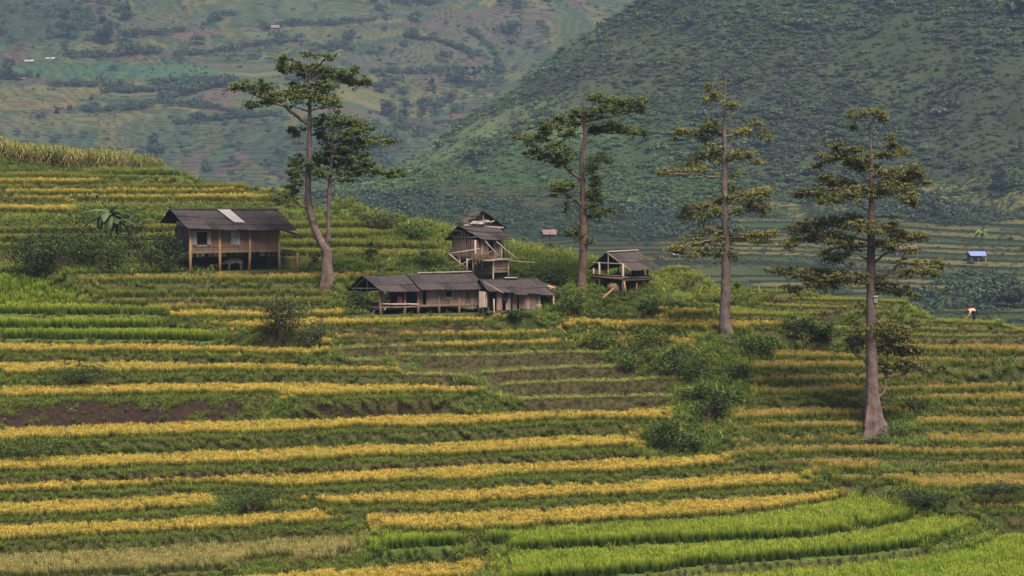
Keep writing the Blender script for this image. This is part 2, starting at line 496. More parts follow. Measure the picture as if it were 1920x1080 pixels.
def grid_mesh(name, X, Y, Z, mat, cols=None, smooth=False):
    nr, nc = Z.shape
    v = np.stack([X, Y, Z], -1).reshape(-1, 3).astype(np.float32)
    i = np.arange(nr * nc).reshape(nr, nc)
    f = np.stack([i[:-1, :-1], i[:-1, 1:], i[1:, 1:], i[1:, :-1]], -1).reshape(-1, 4)
    me = bpy.data.meshes.new(name)
    me.vertices.add(len(v)); me.vertices.foreach_set('co', v.ravel())
    me.loops.add(f.size); me.loops.foreach_set('vertex_index', f.ravel().astype(np.int32))
    me.polygons.add(len(f)); me.polygons.foreach_set('loop_start', np.arange(0, f.size, 4, dtype=np.int32))
    me.polygons.foreach_set('use_smooth', np.full(len(f), smooth))
    me.update(calc_edges=True)
    if cols is not None:
        a = me.color_attributes.new('tint', 'FLOAT_COLOR', 'POINT')
        a.data.foreach_set('color', np.concatenate([cols.reshape(-1, 3), np.ones((nr * nc, 1))], 1).astype(np.float32).ravel())
    me.materials.append(mat)
    o = bpy.data.objects.new(name, me); COL.objects.link(o)
    return o

def soil_mat(name, nsc, amp=.9, bscale=None, detail=5):
    b = NT(name)
    g = b.n('ShaderNodeNewGeometry')
    k = b.math('ADD', b.math('MULTIPLY', b.noise(g.outputs['Position'], nsc, detail, .65), amp * 2), 1 - amp)
    return b.finish(b.scale_col(b.attr('tint').outputs['Color'], k), .95, .1, 0, b.noise(g.outputs['Position'], bscale or nsc * 2, 4), .5, .15)

crop_col = np.array([(.055, .05, .02), (.05, .05, .02), (.05, .075, .015), (.05, .06, .016), (.035, .034, .014), (.05, .05, .02),
                     (.035, .05, .014), (.045, .065, .014), (.06, .055, .022), (.045, .05, .017), (.05, .055, .018)])
bank_col = np.array([(.022, .030, .009), (.018, .011, .0085), (.034, .031, .014), (.032, .045, .014)])
TC = crop_col[CG]
TC = np.where((BK >= 0)[..., None], bank_col[np.maximum(BK, 0)], TC)
# rows continue towards the camera so that the hillside has a foot and the viewer has a slope to stand on
near_d = np.array([4, 20, 50, 90, 120, 134.0]); near_z = np.array([CZ - 1.7, CZ - 6, CZ - 16, CZ - 26, CZ - 31, CZ - 30.5])
Dall = np.concatenate([near_d, DR])
NZ = np.repeat(near_z[:, None], NC, 1)
Xall = (PX[None, :] - 960) / F * Dall[:, None]
Zall = np.concatenate([NZ, ZG]); Call = np.concatenate([np.repeat(crop_col[7][None, None], 6, 0).repeat(NC, 1), TC])
hill = grid_mesh('terraced_hillside', Xall, np.repeat(Dall[:, None], NC, 1), Zall, soil_mat('terrace_soil', 2.6, 1.0, 5.0), Call)
tag(hill, 'terraced hillside of narrow rice paddies stepping up to the houses', kind='structure')

# ------------------------------------------------------------------ plants that cover the ground
def scatter(name, label, sources, pts, rot, scl, tilt=None):
    n = len(pts)
    me = bpy.data.meshes.new(name)
    me.vertices.add(n); me.vertices.foreach_set('co', pts.astype(np.float32).ravel())
    a = me.attributes.new('rot', 'FLOAT_VECTOR', 'POINT')
    rv = np.zeros((n, 3), np.float32); rv[:, 2] = rot
    if tilt is not None: rv[:, 0] = tilt[:, 0]; rv[:, 1] = tilt[:, 1]
    a.data.foreach_set('vector', rv.ravel())
    a = me.attributes.new('scl', 'FLOAT_VECTOR', 'POINT'); a.data.foreach_set('vector', scl.astype(np.float32).ravel())
    o = bpy.data.objects.new(name, me); COL.objects.link(o)
    g = bpy.data.node_groups.new(name, 'GeometryNodeTree')
    g.interface.new_socket('Geometry', in_out='INPUT', socket_type='NodeSocketGeometry')
    g.interface.new_socket('Geometry', in_out='OUTPUT', socket_type='NodeSocketGeometry')
    gi = g.nodes.new('NodeGroupInput'); go = g.nodes.new('NodeGroupOutput')
    jn = g.nodes.new('GeometryNodeJoinGeometry')
    for s in sources:
        oi = g.nodes.new('GeometryNodeObjectInfo'); oi.inputs['Object'].default_value = s; oi.inputs['As Instance'].default_value = True
        g.links.new(oi.outputs['Geometry'], jn.inputs[0])
    ip = g.nodes.new('GeometryNodeInstanceOnPoints'); ip.inputs['Pick Instance'].default_value = True
    ar = g.nodes.new('GeometryNodeInputNamedAttribute'); ar.data_type = 'FLOAT_VECTOR'; ar.inputs[0].default_value = 'rot'
    asn = g.nodes.new('GeometryNodeInputNamedAttribute'); asn.data_type = 'FLOAT_VECTOR'; asn.inputs[0].default_value = 'scl'
    er = g.nodes.new('FunctionNodeEulerToRotation')
    g.links.new(gi.outputs[0], ip.inputs['Points']); g.links.new(jn.outputs[0], ip.inputs['Instance'])
    g.links.new(ar.outputs[0], er.inputs[0]); g.links.new(er.outputs[0], ip.inputs['Rotation']); g.links.new(asn.outputs[0], ip.inputs['Scale'])
    g.links.new(ip.outputs[0], go.inputs[0])
    md = o.modifiers.new('plants', 'NODES'); md.node_group = g
    tag(o, label, kind='stuff')
    return o

def blade_strip(path, wd, side):
    """quads along a blade path (n+1 points) with widths wd"""
    q = []
    for i in range(len(path) - 1):
        q.append([path[i] - side * wd[i] / 2, path[i] + side * wd[i] / 2, path[i + 1] + side * wd[i + 1] / 2, path[i + 1] - side * wd[i + 1] / 2])
    return q

def tuft(name, mat, n, spread, wid, droop, lean=.25, heads=0, headw=.035, seed=0, hvar=.25):
    """one plant of height about 1: n arching blades, and ripe heads that hang from the top"""
    r = np.random.default_rng(seed); mb = MB()
    Q = []; Rr = []; H = []
    for k in range(n):
        a = r.uniform(0, 2 * PI); base = np.array([math.cos(a), math.sin(a), 0]) * spread * r.uniform(0, 1)
        dr = np.array([math.cos(a), math.sin(a), 0]); ln = r.uniform(1 - hvar * 1.6, 1.0 + hvar * .3); le = lean * r.uniform(.3, 1.4)
        side = np.array([-math.sin(a + r.uniform(-.9, .9)), math.cos(a + r.uniform(-.9, .9)), 0])
        p0 = base; p1 = base + dr * le * .35 * ln + np.array([0, 0, .5 * ln]); p2 = base + dr * le * ln + np.array([0, 0, ln * .95])
        head = k < heads
        dd = droop * r.uniform(.5, 1.5)
        p3 = p2 + dr * dd * ln * .8 + np.array([0, 0, (.10 - dd * .55) * ln])
        w_ = wid * r.uniform(.7, 1.3)
        ws = [w_ * .7, w_, w_ * .9, w_ * .15]
        if head: ws = [w_ * .5, w_ * .6, headw, headw * .45]
        qs = blade_strip([p0, p1, p2, p3], ws, side)
        rr = r.uniform()
        for i, q in enumerate(qs):
            Q.append(q); Rr.append(rr)
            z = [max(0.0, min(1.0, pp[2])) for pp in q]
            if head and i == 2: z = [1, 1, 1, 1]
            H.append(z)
    mb.quads(np.array(Q), np.array(Rr), np.array(H))
    return mb.build(name, mat, link=False)

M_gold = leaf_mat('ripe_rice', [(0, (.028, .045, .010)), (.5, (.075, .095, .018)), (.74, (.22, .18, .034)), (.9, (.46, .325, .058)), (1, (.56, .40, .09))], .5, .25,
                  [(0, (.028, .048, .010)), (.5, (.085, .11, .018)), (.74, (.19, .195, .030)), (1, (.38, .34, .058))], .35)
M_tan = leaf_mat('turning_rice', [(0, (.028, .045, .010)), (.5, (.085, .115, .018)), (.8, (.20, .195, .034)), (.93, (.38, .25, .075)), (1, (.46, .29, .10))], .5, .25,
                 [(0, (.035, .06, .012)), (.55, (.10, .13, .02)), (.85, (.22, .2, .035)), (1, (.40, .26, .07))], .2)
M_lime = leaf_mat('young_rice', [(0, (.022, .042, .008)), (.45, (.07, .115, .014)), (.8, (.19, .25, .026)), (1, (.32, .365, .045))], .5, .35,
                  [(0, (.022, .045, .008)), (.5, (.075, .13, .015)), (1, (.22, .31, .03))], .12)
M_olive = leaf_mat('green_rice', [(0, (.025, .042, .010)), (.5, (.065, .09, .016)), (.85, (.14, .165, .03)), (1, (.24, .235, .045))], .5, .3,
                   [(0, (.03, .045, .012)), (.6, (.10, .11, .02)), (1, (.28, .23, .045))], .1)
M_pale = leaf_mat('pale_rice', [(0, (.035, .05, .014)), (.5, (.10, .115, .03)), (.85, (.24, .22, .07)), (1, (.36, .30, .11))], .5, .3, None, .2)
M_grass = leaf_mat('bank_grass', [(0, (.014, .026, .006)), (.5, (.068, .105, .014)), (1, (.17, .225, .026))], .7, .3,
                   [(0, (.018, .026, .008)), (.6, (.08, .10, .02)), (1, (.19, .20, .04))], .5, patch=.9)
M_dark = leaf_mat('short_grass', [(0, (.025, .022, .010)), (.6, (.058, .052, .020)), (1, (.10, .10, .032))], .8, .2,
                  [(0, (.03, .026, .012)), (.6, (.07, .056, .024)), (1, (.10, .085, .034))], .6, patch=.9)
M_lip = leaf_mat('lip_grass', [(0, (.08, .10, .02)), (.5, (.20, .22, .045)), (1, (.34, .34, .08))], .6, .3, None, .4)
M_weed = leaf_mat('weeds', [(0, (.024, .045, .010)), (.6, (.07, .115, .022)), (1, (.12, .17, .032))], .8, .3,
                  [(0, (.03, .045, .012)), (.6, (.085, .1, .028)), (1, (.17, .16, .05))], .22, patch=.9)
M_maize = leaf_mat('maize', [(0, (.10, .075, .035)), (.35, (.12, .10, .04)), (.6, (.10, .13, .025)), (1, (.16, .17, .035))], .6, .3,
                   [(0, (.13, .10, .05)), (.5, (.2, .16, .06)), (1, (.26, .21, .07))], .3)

S_gold = [tuft('rice_plant', M_gold, 24, .09, .019, .20, .20, 13, .030, s) for s in range(4)]
S_tan = [tuft('rice_plant', M_tan, 24, .09, .019, .18, .18, 11, .028, s + 10) for s in range(4)]
S_lime = [tuft('rice_plant', M_lime, 24, .09, .022, .16, .22, 0, .04, s + 20) for s in range(4)]
S_olive = [tuft('rice_plant', M_olive, 22, .09, .021, .16, .2, 5, .028, s + 30) for s in range(4)]
M_step = leaf_mat('step_rice', [(0, (.03, .045, .010)), (.4, (.09, .11, .018)), (.85, (.25, .26, .04)), (1, (.36, .34, .06))], .5, .3, None, .15)
S_step = [tuft('rice_plant', M_step, 22, .10, .022, .16, .22, 4, .028, s + 130) for s in range(3)]
S_pale = [tuft('rice_plant', M_pale, 24, .09, .019, .18, .2, 11, .028, s + 35) for s in range(4)]
S_grass = [tuft('grass_tuft', M_grass, 16, .14, .034, .5, .6, 0, .03, s + 40, .5) for s in range(4)]
S_dark = [tuft('grass_tuft', M_dark, 16, .16, .035, .6, .6, 0, .03, s + 50, .5) for s in range(4)]
S_lip = [tuft('grass_tuft', M_lip, 12, .10, .035, .4, .5, 0, .03, s + 60, .5) for s in range(3)]

def leafy(name, mat, n, r0, h, leaf, seed):
    """a low broad-leaved weed: small leaves set all round a few stems"""
    r = np.random.default_rng(seed); Q = []; Rr = []; H = []
    for k in range(n):
        a = r.uniform(0, 2 * PI); q = math.sqrt(r.uniform()) * r0; z = r.uniform(.05, 1) * h * (1 - .5 * (q / r0) ** 2)
        c = np.array([math.cos(a) * q, math.sin(a) * q, z])
        ax = r.normal(size=3); ax[2] = ax[2] * .5 + .2; ax /= np.linalg.norm(ax)
        b = np.cross(ax, r.normal(size=3)); b /= np.linalg.norm(b)
        l = leaf * r.uniform(.6, 1.4)
        Q.append([c - ax * l / 2, c + b * l * .28, c + ax * l / 2, c - b * l * .28]); Rr.append(r.uniform()); H.append([z / h] * 4)
    mb = MB(); mb.quads(np.array(Q), np.array(Rr), np.array(H))
    return mb.build(name, mat, link=False)
S_weed = [leafy('weed', M_weed, 60, .32, .7, .17, s + 70) for s in range(4)] + [tuft('grass_tuft', M_weed, 14, .16, .035, .5, .55, 0, .03, 75, .5)]

def maize_plant(seed):
    r = np.random.default_rng(seed); Q = []; Rr = []; H = []
    st = blade_strip([np.array([0, 0, 0.]), np.array([0, 0, .9]), np.array([.02, 0, 1.0])], [.03, .025, .06], np.array([1., 0, 0]))
    for q in st: Q.append(q); Rr.append(.5); H.append([.2, .2, 1, 1])
    for k in range(9):
        z = .15 + .08 * k + r.uniform(-.02, .02); a = k * PI + r.uniform(-.6, .6); d = np.array([math.cos(a), math.sin(a), 0]); s = np.array([-math.sin(a), math.cos(a), .0])
        L = r.uniform(.28, .4) * (1 if k < 6 else .7)
        p = [np.array([0, 0, z]), np.array([0, 0, z]) + d * L * .45 + np.array([0, 0, .14]), np.array([0, 0, z]) + d * L + np.array([0, 0, .02 - .14 * r.uniform()])]
        rr = r.uniform()
        for q in blade_strip(p, [.03, .05, .008], s): Q.append(q); Rr.append(rr); H.append([z] * 4)
    mb = MB(); mb.quads(np.array(Q), np.array(Rr), np.array(H)); return mb.build('maize_plant', M_maize, link=False)
S_maize = [maize_plant(s) for s in range(4)]

AREA = (4.0 / F * DR[:, None]) * .28 * np.ones((1, NC))
VIS = ((PX > -140) & (PX < 2060))[None, :] & (DR > 158)[:, None] & np.ones((NR, NC), bool)
FALL = np.clip(1.25 - (DR - 165) / 110, .45, 1)[:, None]
# ground the buildings stand on stays clear of tall plants
CLEAR = []      # (x0px, x1px, d0, d1)
CLEAR += [(350, 560, 224.3, 232.5), (672, 920, 216.2, 222.5), (905, 1042, 216.2, 222.5), (844, 950, 222, 231), (1104, 1235, 216, 226)]
clr = np.zeros((NR, NC), bool)
for x0, x1, d0, d1 in CLEAR:
    clr |= ((PX >= x0) & (PX <= x1))[None, :] & ((DR >= d0) & (DR <= d1))[:, None]
SLOPE = np.sqrt(1 + np.minimum(abs(np.gradient(ZG, .28, axis=0)), 5) ** 2)
def pick(mask, dens, falloff=True):
    lam = AREA * SLOPE * dens * mask * VIS * (FALL if falloff else 1)
    n = RNG.poisson(lam); rr, cc = np.nonzero(n); k = n[rr, cc]; rr = np.repeat(rr, k); cc = np.repeat(cc, k)
    d = DR[rr] + RNG.uniform(-.14, .14, len(rr)); px = PX[cc] + RNG.uniform(-2, 2, len(rr))
    z = ZG[rr, cc]
    return np.stack([(px - 960) / F * d, d, z], 1), rr, cc
def put(name, label, src, mask, dens, hgt, wide=1.0, var=.22, tilt=.0, falloff=True, sink=.0, patch=.07):
    p, rr, cc = pick(mask, dens, falloff); n = len(p)
    s = (hgt if np.isscalar(hgt) else hgt[cc]) * RNG.uniform(1 - var, 1 + var, n)
    # soft patches of taller and shorter growth
    s *= 1 + patch * np.sin(p[:, 0] * .9 + 2 * np.sin(p[:, 1] * .35)) * np.sin(p[:, 1] * .8 + p[:, 0] * .21)
    p[:, 2] -= sink * s
    scl = np.stack([s * wide, s * wide, s], 1)
    tl = None
    if tilt: tl = RNG.normal(size=(n, 2)) * tilt
    return scatter(name, label, src, p, RNG.uniform(0, 2 * PI, n), scl, tl)
inrow = (BK < 0) & ~clr
LIPW = np.clip(.75 + .3 * np.sin(XG * .5) + .15 * np.sin(XG * 1.9 + DR[:, None]), .2, 1.3) * np.clip((235 - DR) / 40, .25, 1)[:, None]
put('ripe_rice', 'ripe golden rice standing in bands along the near and upper left terraces', S_gold, (CG == GOLD) & inrow & (EDGE > LIPW), 18, .66, 1.0, .16)
put('turning_rice', 'half-ripe rice with pinkish tan tips on the right slope', S_tan, (CG == TAN) & inrow & (EDGE > .6 * LIPW), 18, .66, 1.0, .16)
put('young_rice', 'bright lime green young rice on the curved terraces and the left slope', S_lime, (CG == LIME) & ~clr & ((EDGE > .25) | (DR < 1)[:, None] | ((BK == BE) & (PX < 200)[None, :] & (DR > 212)[:, None])), 20, .76, 1.0, .14)
put('green_rice', 'olive green rice on the thin steps behind the houses', S_olive, (CG == OLIVE) & inrow & (EDGE > .1), 17, .62, 1.0, .16)
put('pale_rice', 'pale buff green rice on the lowest left terrace', S_pale, (CG == PALE) & inrow & (EDGE > .1), 18, .66, 1.0, .14)
bgm = (BK == BG) | (BK == BW)
earthn = (np.sin(XG * .33 + 1.2) + np.sin(XG * .81 + DR[:, None] * 1.9) * .6 + .7 * np.sin(XG * 2.3 + 1.7 * np.sin(DR[:, None] * 2.1)))
put('bank_grass', 'tangled green grass hanging down the terrace banks', S_grass, bgm | ((CG == GOLD) & inrow & (EDGE < LIPW * .9)) | ((CG == TAN) & inrow & (EDGE < .5 * LIPW)) | ((BK == BE) & ((EDGE > -.9 - .5 * np.sin(XG * .7) - .3 * np.sin(XG * 2.9)) | (earthn > .75) | (PX > 470)[None, :])), 34, .30, 1.15, .45, .45)
put('weeds', 'loose broad-leaved weeds on the banks and round the houses', S_weed, ((BK == BW) * 1.0 + (BK == BG) * .14 + (CG == WEED) * 1.0 * ~clr + (BK == BE) * .12) > RNG.uniform(size=(NR, NC)), 5, .5, 1.1, .5, .2)
put('short_grass', 'short brownish grass on the faces of the harvested steps', S_dark, (BK == BD) & ~clr, 26, .26, 1.3, .4, .6)
put('dry_tufts', 'sparse dry tufts on the bare reddish earth bank', S_dark, (BK == BE) & ~clr, 3, .3, 1.2, .4, .6)
put('lip_grass', 'thin yellow green grass fringe along the edges of the harvested steps', S_lip, (CG == BARE) & (BK < 0) & (EDGE < .45), 80, .26, 1.0, .35, .25)
put('meadow_grass', 'rough meadow grass on the slope crests and yard', S_grass[:2] + S_lip[:1] + S_weed[4:], ((CG == GRASSY) | (CG == WEED)) & ~clr, 9, .5, 1.2, .4, .25)
put('thin_step_rice', 'low yellow green rice on the thin stacked steps at the upper right', S_step, (CG == STEP) & inrow & (EDGE > .02), 26, .34, 1.0, .14)
put('maize', 'tall maize with drying lower leaves on the top left crest', S_maize, (CG == MAIZE), 9, .9 * np.clip(HMZ + .1, .9, 2.3), 1.2, .15, .05)
# ------------------------------------------------------------------ the valley, the mountain and the far hillside
def to_px(X, Y, Z): return 960 + F * X / Y, YH + F * (CZ - Z) / Y
def vnoise(X, Y, sc, seed, oct=4, rough=.5):
    """value noise on arrays"""
    r = np.random.default_rng(seed); out = np.zeros(np.broadcast(X, Y).shape); amp = 1.0; tot = 0
    for o in range(oct):
        G = r.uniform(-1, 1, (256, 256)); x = X / sc + 37.3 * o + 1000; y = Y / sc + 11.7 * o + 1000
        i = np.floor(x).astype(int); j = np.floor(y).astype(int); fx = x - i; fy = y - j
        fx = fx * fx * (3 - 2 * fx); fy = fy * fy * (3 - 2 * fy)
        g = lambda a, b: G[a % 256, b % 256]
        out = out + amp * ((g(i, j) * (1 - fx) + g(i + 1, j) * fx) * (1 - fy) + (g(i, j + 1) * (1 - fx) + g(i + 1, j + 1) * fx) * fy)
        tot += amp; amp *= rough; sc = sc / 2
    return out / tot

SIL = ([-900, 560, 640, 700, 760, 850, 940, 1000, 1060, 1150, 1300, 1500, 1700, 1920, 2900],
       [372, 372, 366, 352, 308, 232, 165, 112, 66, 0, -70, -140, -200, -240, -300])
def mountain_z(px, d):
    """height of the valley floor and the mountain along each line of sight"""
    sil = np.interp(px, *SIL)
    zr = CZ - (sil - YH) / F * 1330.0                                # the ridge
    yb = np.interp(px, [-900, 700, 1100, 1500, 1920, 2900], [372, 375, 400, 402, 396, 396])
    base = CZ - (yb - YH) / F * 960.0
    z = np.where(d < 450, -8.0 + 0 * d, 0)
    k = [330, 450, 600, 700]
    zs = [CZ - 42, CZ - 51.5, CZ - 49.6, CZ - 47.4]
    v = np.interp(d, k, zs)
    t = np.clip((d - 700) / 260, 0, 1)
    v = v * (1 - t) + np.minimum(base, 200) * t
    u = np.clip((d - 960) / 370, 0, 1); u2 = u ** 1.15
    up = base + (zr - base) * u2
    z = np.where(d <= 960, v, up)
    back = np.clip((d - 1330) / 500, 0, 1)
    z = np.where(d > 1330, zr - (zr + 40) * back * .9, z)
    return z

PXM = np.arange(-900, 2900, 5.0)
DM = np.concatenate([np.arange(318, 960, 2.2), np.arange(960, 1345, 2.0), np.arange(1345, 1860, 30.0)])
PG, DG = np.meshgrid(PXM, DM)
XM = (PG - 960) / F * DG
ZM = mountain_z(PG, DG)
rise = np.clip((DG - 930) / 120, 0, 1) * np.clip((1420 - DG) / 90, .25, 1)
gul = vnoise(XM + DG * .25, DG * .35, 46, 3, 4)
ZM = ZM + rise * (13.0 * gul + 2.6 * vnoise(XM, DG, 16, 4, 3))
# paddies on the valley floor and up the foot of the mountain
low = vnoise(XM, DG, 160, 9, 2) * 1.3
terr = (1 - sstep(985, 1040, DG)) * sstep(330, 380, DG) * 1.0
stepH = .30
zq = (ZM + low + 300) / stepH; fr = zq - np.floor(zq)
zst = (np.floor(zq) + np.clip((fr - .70) / .30, 0, 1)) * stepH - 300
ZM = np.where(terr > 0, (ZM + low) * (1 - terr) + zst * terr, ZM)
riser = (fr > .68) * terr
pn = vnoise(np.floor(zq) * 31.7, XM / 34.0, 1.0, 21, 1)
pat = np.clip(pn * 1.6 + .5, 0, 1)[..., None]
fieldc = np.array([.040, .062, .018]) * (1 - pat) + np.array([.125, .115, .035]) * pat
lush = np.clip(vnoise(XM, DG, 70, 31, 3) * 2.2 + .15, 0, 1)[..., None]
bright = np.clip((PG - 1150) / 250, 0, 1)[..., None]
vp, vy = to_px(XM, DG, ZM)
lush = lush * (1 - .85 * ((vp > 1250) & (vp < 1790) & (vy > 450) & (vy < 600)))[..., None]
fieldc = fieldc * (.6 + .5 * bright) * (1 - .45 * lush) + np.array([.022, .045, .016]) * .45 * lush
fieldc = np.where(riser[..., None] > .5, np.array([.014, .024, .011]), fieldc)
mn = np.clip(vnoise(XM + DG * .4, DG * .5, 75, 41, 4) * 2.4 + .5, 0, 1)[..., None]
mgreen = np.clip(1.1 - (PG - 700) / 900 + .5 * (1100 - DG) / 140, 0.05, 1)[..., None]
slopec = np.array([.058, .105, .030]) * mn + np.array([.056, .074, .033]) * (1 - mn)
slopec = slopec * (.4 + .6 * mgreen) + np.array([.044, .062, .032]) * .6 * (1 - mgreen)
swath = np.clip((vnoise(XM * .8 + DG * .5, DG * .28 - XM * .3, 42, 151, 4) - .02) * 5, 0, 1) * np.clip(1.3 - (PG - 760) / 420, .12, 1)
slopec = slopec * (1 + 1.3 * swath[..., None]) * np.array([1, 1, 1]) + np.array([.018, .016, .0]) * swath[..., None]
tint = np.where((DG < 1010)[..., None], fieldc * .48, slopec * .36)
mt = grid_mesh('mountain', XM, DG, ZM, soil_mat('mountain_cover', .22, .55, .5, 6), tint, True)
tag(mt, 'steep scrub covered mountain rising from a valley floor of paddies', kind='structure')

def look(Z, PXs, Ds, px, py, dmin):
    c = int(np.argmin(abs(PXs - px))); ok = (Z[:, c] >= CZ - (py - YH) / F * Ds) & (Ds >= dmin)
    k = int(np.argmax(ok)) if ok.any() else len(Ds) - 1
    return Vector(((px - 960) / F * Ds[k], Ds[k], Z[k, c]))
def on_mountain(px, py): return look(ZM, PXM, DM, px, py, 420)

# far hillside of fields
PXF = np.arange(-900, 1500, 5.0)
DF = np.arange(1500, 2240, 2.6)
PF, DFg = np.meshgrid(PXF, DF)
XF = (PF - 960) / F * DFg
ytop = np.interp(PF, [-900, 0, 500, 1000, 1500], [-190, -170, -150, -110, -60])
z0 = CZ - (395 - YH) / F * 1500; z1 = CZ - (ytop - YH) / F * 2200
uu = np.clip((DFg - 1500) / 700, 0, 1)
ZF = z0 + (z1 - z0) * (uu ** 1.1)
ZF = ZF + np.minimum(uu * 5, 1) * (9.0 * vnoise(XF, DFg, 170, 51, 3) + 1.6 * vnoise(XF, DFg, 30, 52, 3))
ZF = ZF - 12 * np.exp(-((XF + 40 - (DFg - 1700) * .12) / 55.0) ** 2) * np.clip(uu * 4, 0, 1)
tz = vnoise(XF, DFg, 160, 61, 2)
tmask = sstep(-.12, .05, tz)
zq = (ZF + 300) / 1.7; fr = zq - np.floor(zq)
ZF = ZF * (1 - tmask) + tmask * ((np.floor(zq) + np.clip((fr - .72) / .28, 0, 1)) * 1.7 - 300)
fidx = np.floor(vnoise(XF, DFg * .6, 95, 71, 2) * 9 + ZF / 7.0)
pal = np.array([(.058, .078, .034), (.105, .098, .036), (.044, .070, .034), (.075, .086, .036), (.098, .068, .048), (.050, .080, .036), (.13, .115, .040), (.066, .072, .040)])
pi_ = (np.abs(fidx * 7 + np.floor(vnoise(XF, DFg, 130, 73, 1) * 4) * 3)).astype(int) % len(pal)
tf = pal[pi_]
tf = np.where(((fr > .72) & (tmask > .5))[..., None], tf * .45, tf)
fpx, fpy = to_px(XF, DFg, ZF)
# the larger fields, each where it lies on the hillside (centre, half sizes, colour)
for cx, cy, rx, ry, col, k in [(220, 132, 165, 17, (.050, .098, .046), .9), (130, 172, 190, 12, (.14, .12, .042), .7), (80, 196, 150, 9, (.16, .125, .040), .8),
                               (250, 226, 180, 14, (.13, .115, .045), .7), (90, 238, 130, 20, (.10, .10, .042), .7), (780, 110, 120, 30, (.095, .088, .055), .8),
                               (930, 50, 130, 34, (.092, .074, .054), .75), (560, 22, 160, 24, (.065, .090, .042), .7), (640, 62, 170, 12, (.105, .105, .045), .7),
                               (340, 45, 90, 32, (.080, .084, .042), .8), (430, 60, 45, 10, (.12, .072, .050), .8), (280, 106, 50, 6, (.115, .068, .050), .8),
                               (860, 150, 40, 20, (.10, .066, .054), .7), (880, 190, 30, 10, (.12, .11, .06), .6), (400, 250, 150, 40, (.052, .072, .036), .6),
                               (720, 92, 42, 14, (.036, .064, .028), .9), (90, 40, 160, 45, (.034, .052, .028), .9), (640, 280, 130, 60, (.036, .056, .030), .8)]:
    dd = ((fpx - cx + 6 * tz * 20) / rx) ** 2 + ((fpy - cy) / ry) ** 2
    wgt = (k * (1 - sstep(.8, 1.1, dd)))[..., None]
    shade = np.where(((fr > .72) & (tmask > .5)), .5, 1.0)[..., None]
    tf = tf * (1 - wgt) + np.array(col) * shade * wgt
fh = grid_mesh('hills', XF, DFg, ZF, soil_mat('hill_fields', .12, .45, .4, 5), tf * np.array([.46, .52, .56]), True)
tag(fh, 'hazy far hillside patched with fields and terraces', kind='structure')
def on_hill(px, py): return look(ZF, PXF, DF, px, py, 1500)

gm = MB(); gm.add([(-7000, -3000, CZ - 70), (7000, -3000, CZ - 70), (7000, 9000, CZ - 70), (-7000, 9000, CZ - 70)], [(0, 1, 2, 3)])
g_ = gm.build('ground', plain_mat('far_ground', (.05, .07, .03), .95, .1, .02)); tag(g_, 'green lowland far around the hills', kind='structure')

# scrub, hedges and woods that cover the slopes
def clump(name, mat, n, leaf, seed, flat=.75):
    r = np.random.default_rng(seed); Q = []; Rr = []; H = []
    lob = [(r.uniform(-.3, .3), r.uniform(-.3, .3), r.uniform(.2, .5), r.uniform(.25, .42)) for _ in range(6)]
    for k in range(n):
        lx, ly, lz, lr = lob[r.integers(6)]
        v = r.normal(size=3); v /= np.linalg.norm(v); v[2] = abs(v[2]) * 1.0 - .15
        c = np.array([lx, ly, lz]) + v * lr * r.uniform(.75, 1.05); c[2] *= flat
        if c[2] < 0: c[2] = .02
        ax = np.cross(v, r.normal(size=3)); ax /= np.linalg.norm(ax); ax = ax + .4 * r.normal(size=3); ax /= np.linalg.norm(ax)
        b = np.cross(ax, v + .5 * r.normal(size=3)); b /= np.linalg.norm(b); l = leaf * r.uniform(.6, 1.4)
        Q.append([c - ax * l / 2, c + b * l * .35, c + ax * l / 2, c - b * l * .35]); Rr.append(r.uniform()); H.append([min(1, max(0, c[2]))] * 4)
    mb = MB(); mb.quads(np.array(Q), np.array(Rr), np.array(H)); return mb.build(name, mat, link=False)
M_scrub = leaf_mat('mountain_scrub', [(0, (.034, .064, .018)), (1, (.078, .130, .032))], .4, .3, [(0, (.034, .050, .020)), (1, (.070, .092, .034))], .011, patch=.6)
M_wood = leaf_mat('far_wood', [(0, (.016, .032, .018)), (1, (.032, .054, .026))], .7, .15, None, .02, patch=.7)
S_scrub = [clump('scrub_clump', M_scrub, 170, .20, s + 80) for s in range(4)]
M_brush = leaf_mat('mountain_brush', [(0, (.022, .038, .017)), (1, (.052, .074, .033))], .5, .25, [(0, (.024, .044, .018)), (1, (.050, .084, .030))], .012, patch=.6)
S_brush = [clump('scrub_clump', M_brush, 170, .20, s + 84) for s in range(4)]
S_wood = [clump('scrub_clump', M_wood, 240, .14, s + 90, 1.0) for s in range(4)]

def sc_scatter(name, label, src, Z, PXs, Ds, mask, dens, size, var, flat=(.8, 1.0), extra=None):
    cell = (abs(PXs[1] - PXs[0]) / F * Ds[:, None]) * np.gradient(Ds)[:, None] * np.ones((1, len(PXs)))
    lam = cell * dens * mask * ((PXs > -120) & (PXs < 2040))[None, :]
    n = RNG.poisson(lam); rr, cc = np.nonzero(n); k = n[rr, cc]; rr = np.repeat(rr, k); cc = np.repeat(cc, k)
    d = Ds[rr] + RNG.uniform(-1, 1, len(rr)); px = PXs[cc] + RNG.uniform(-2.5, 2.5, len(rr))
    p = np.stack([(px - 960) / F * d, d, Z[rr, cc] - .15], 1)
    s = size * np.exp(RNG.normal(0, var, len(p))) * (.75 + .6 * np.clip(vnoise(p[:, 0], p[:, 1] * .6, 38, 171, 2) + .4, 0, 1.4))
    if extra is not None:
        p = np.concatenate([p, extra[0]]); s = np.concatenate([s, extra[1]])
    n = len(p); scl = np.stack([s, s, s * RNG.uniform(flat[0], flat[1], n)], 1)
    return scatter(name, label, src, p, RNG.uniform(0, 2 * PI, n), scl)

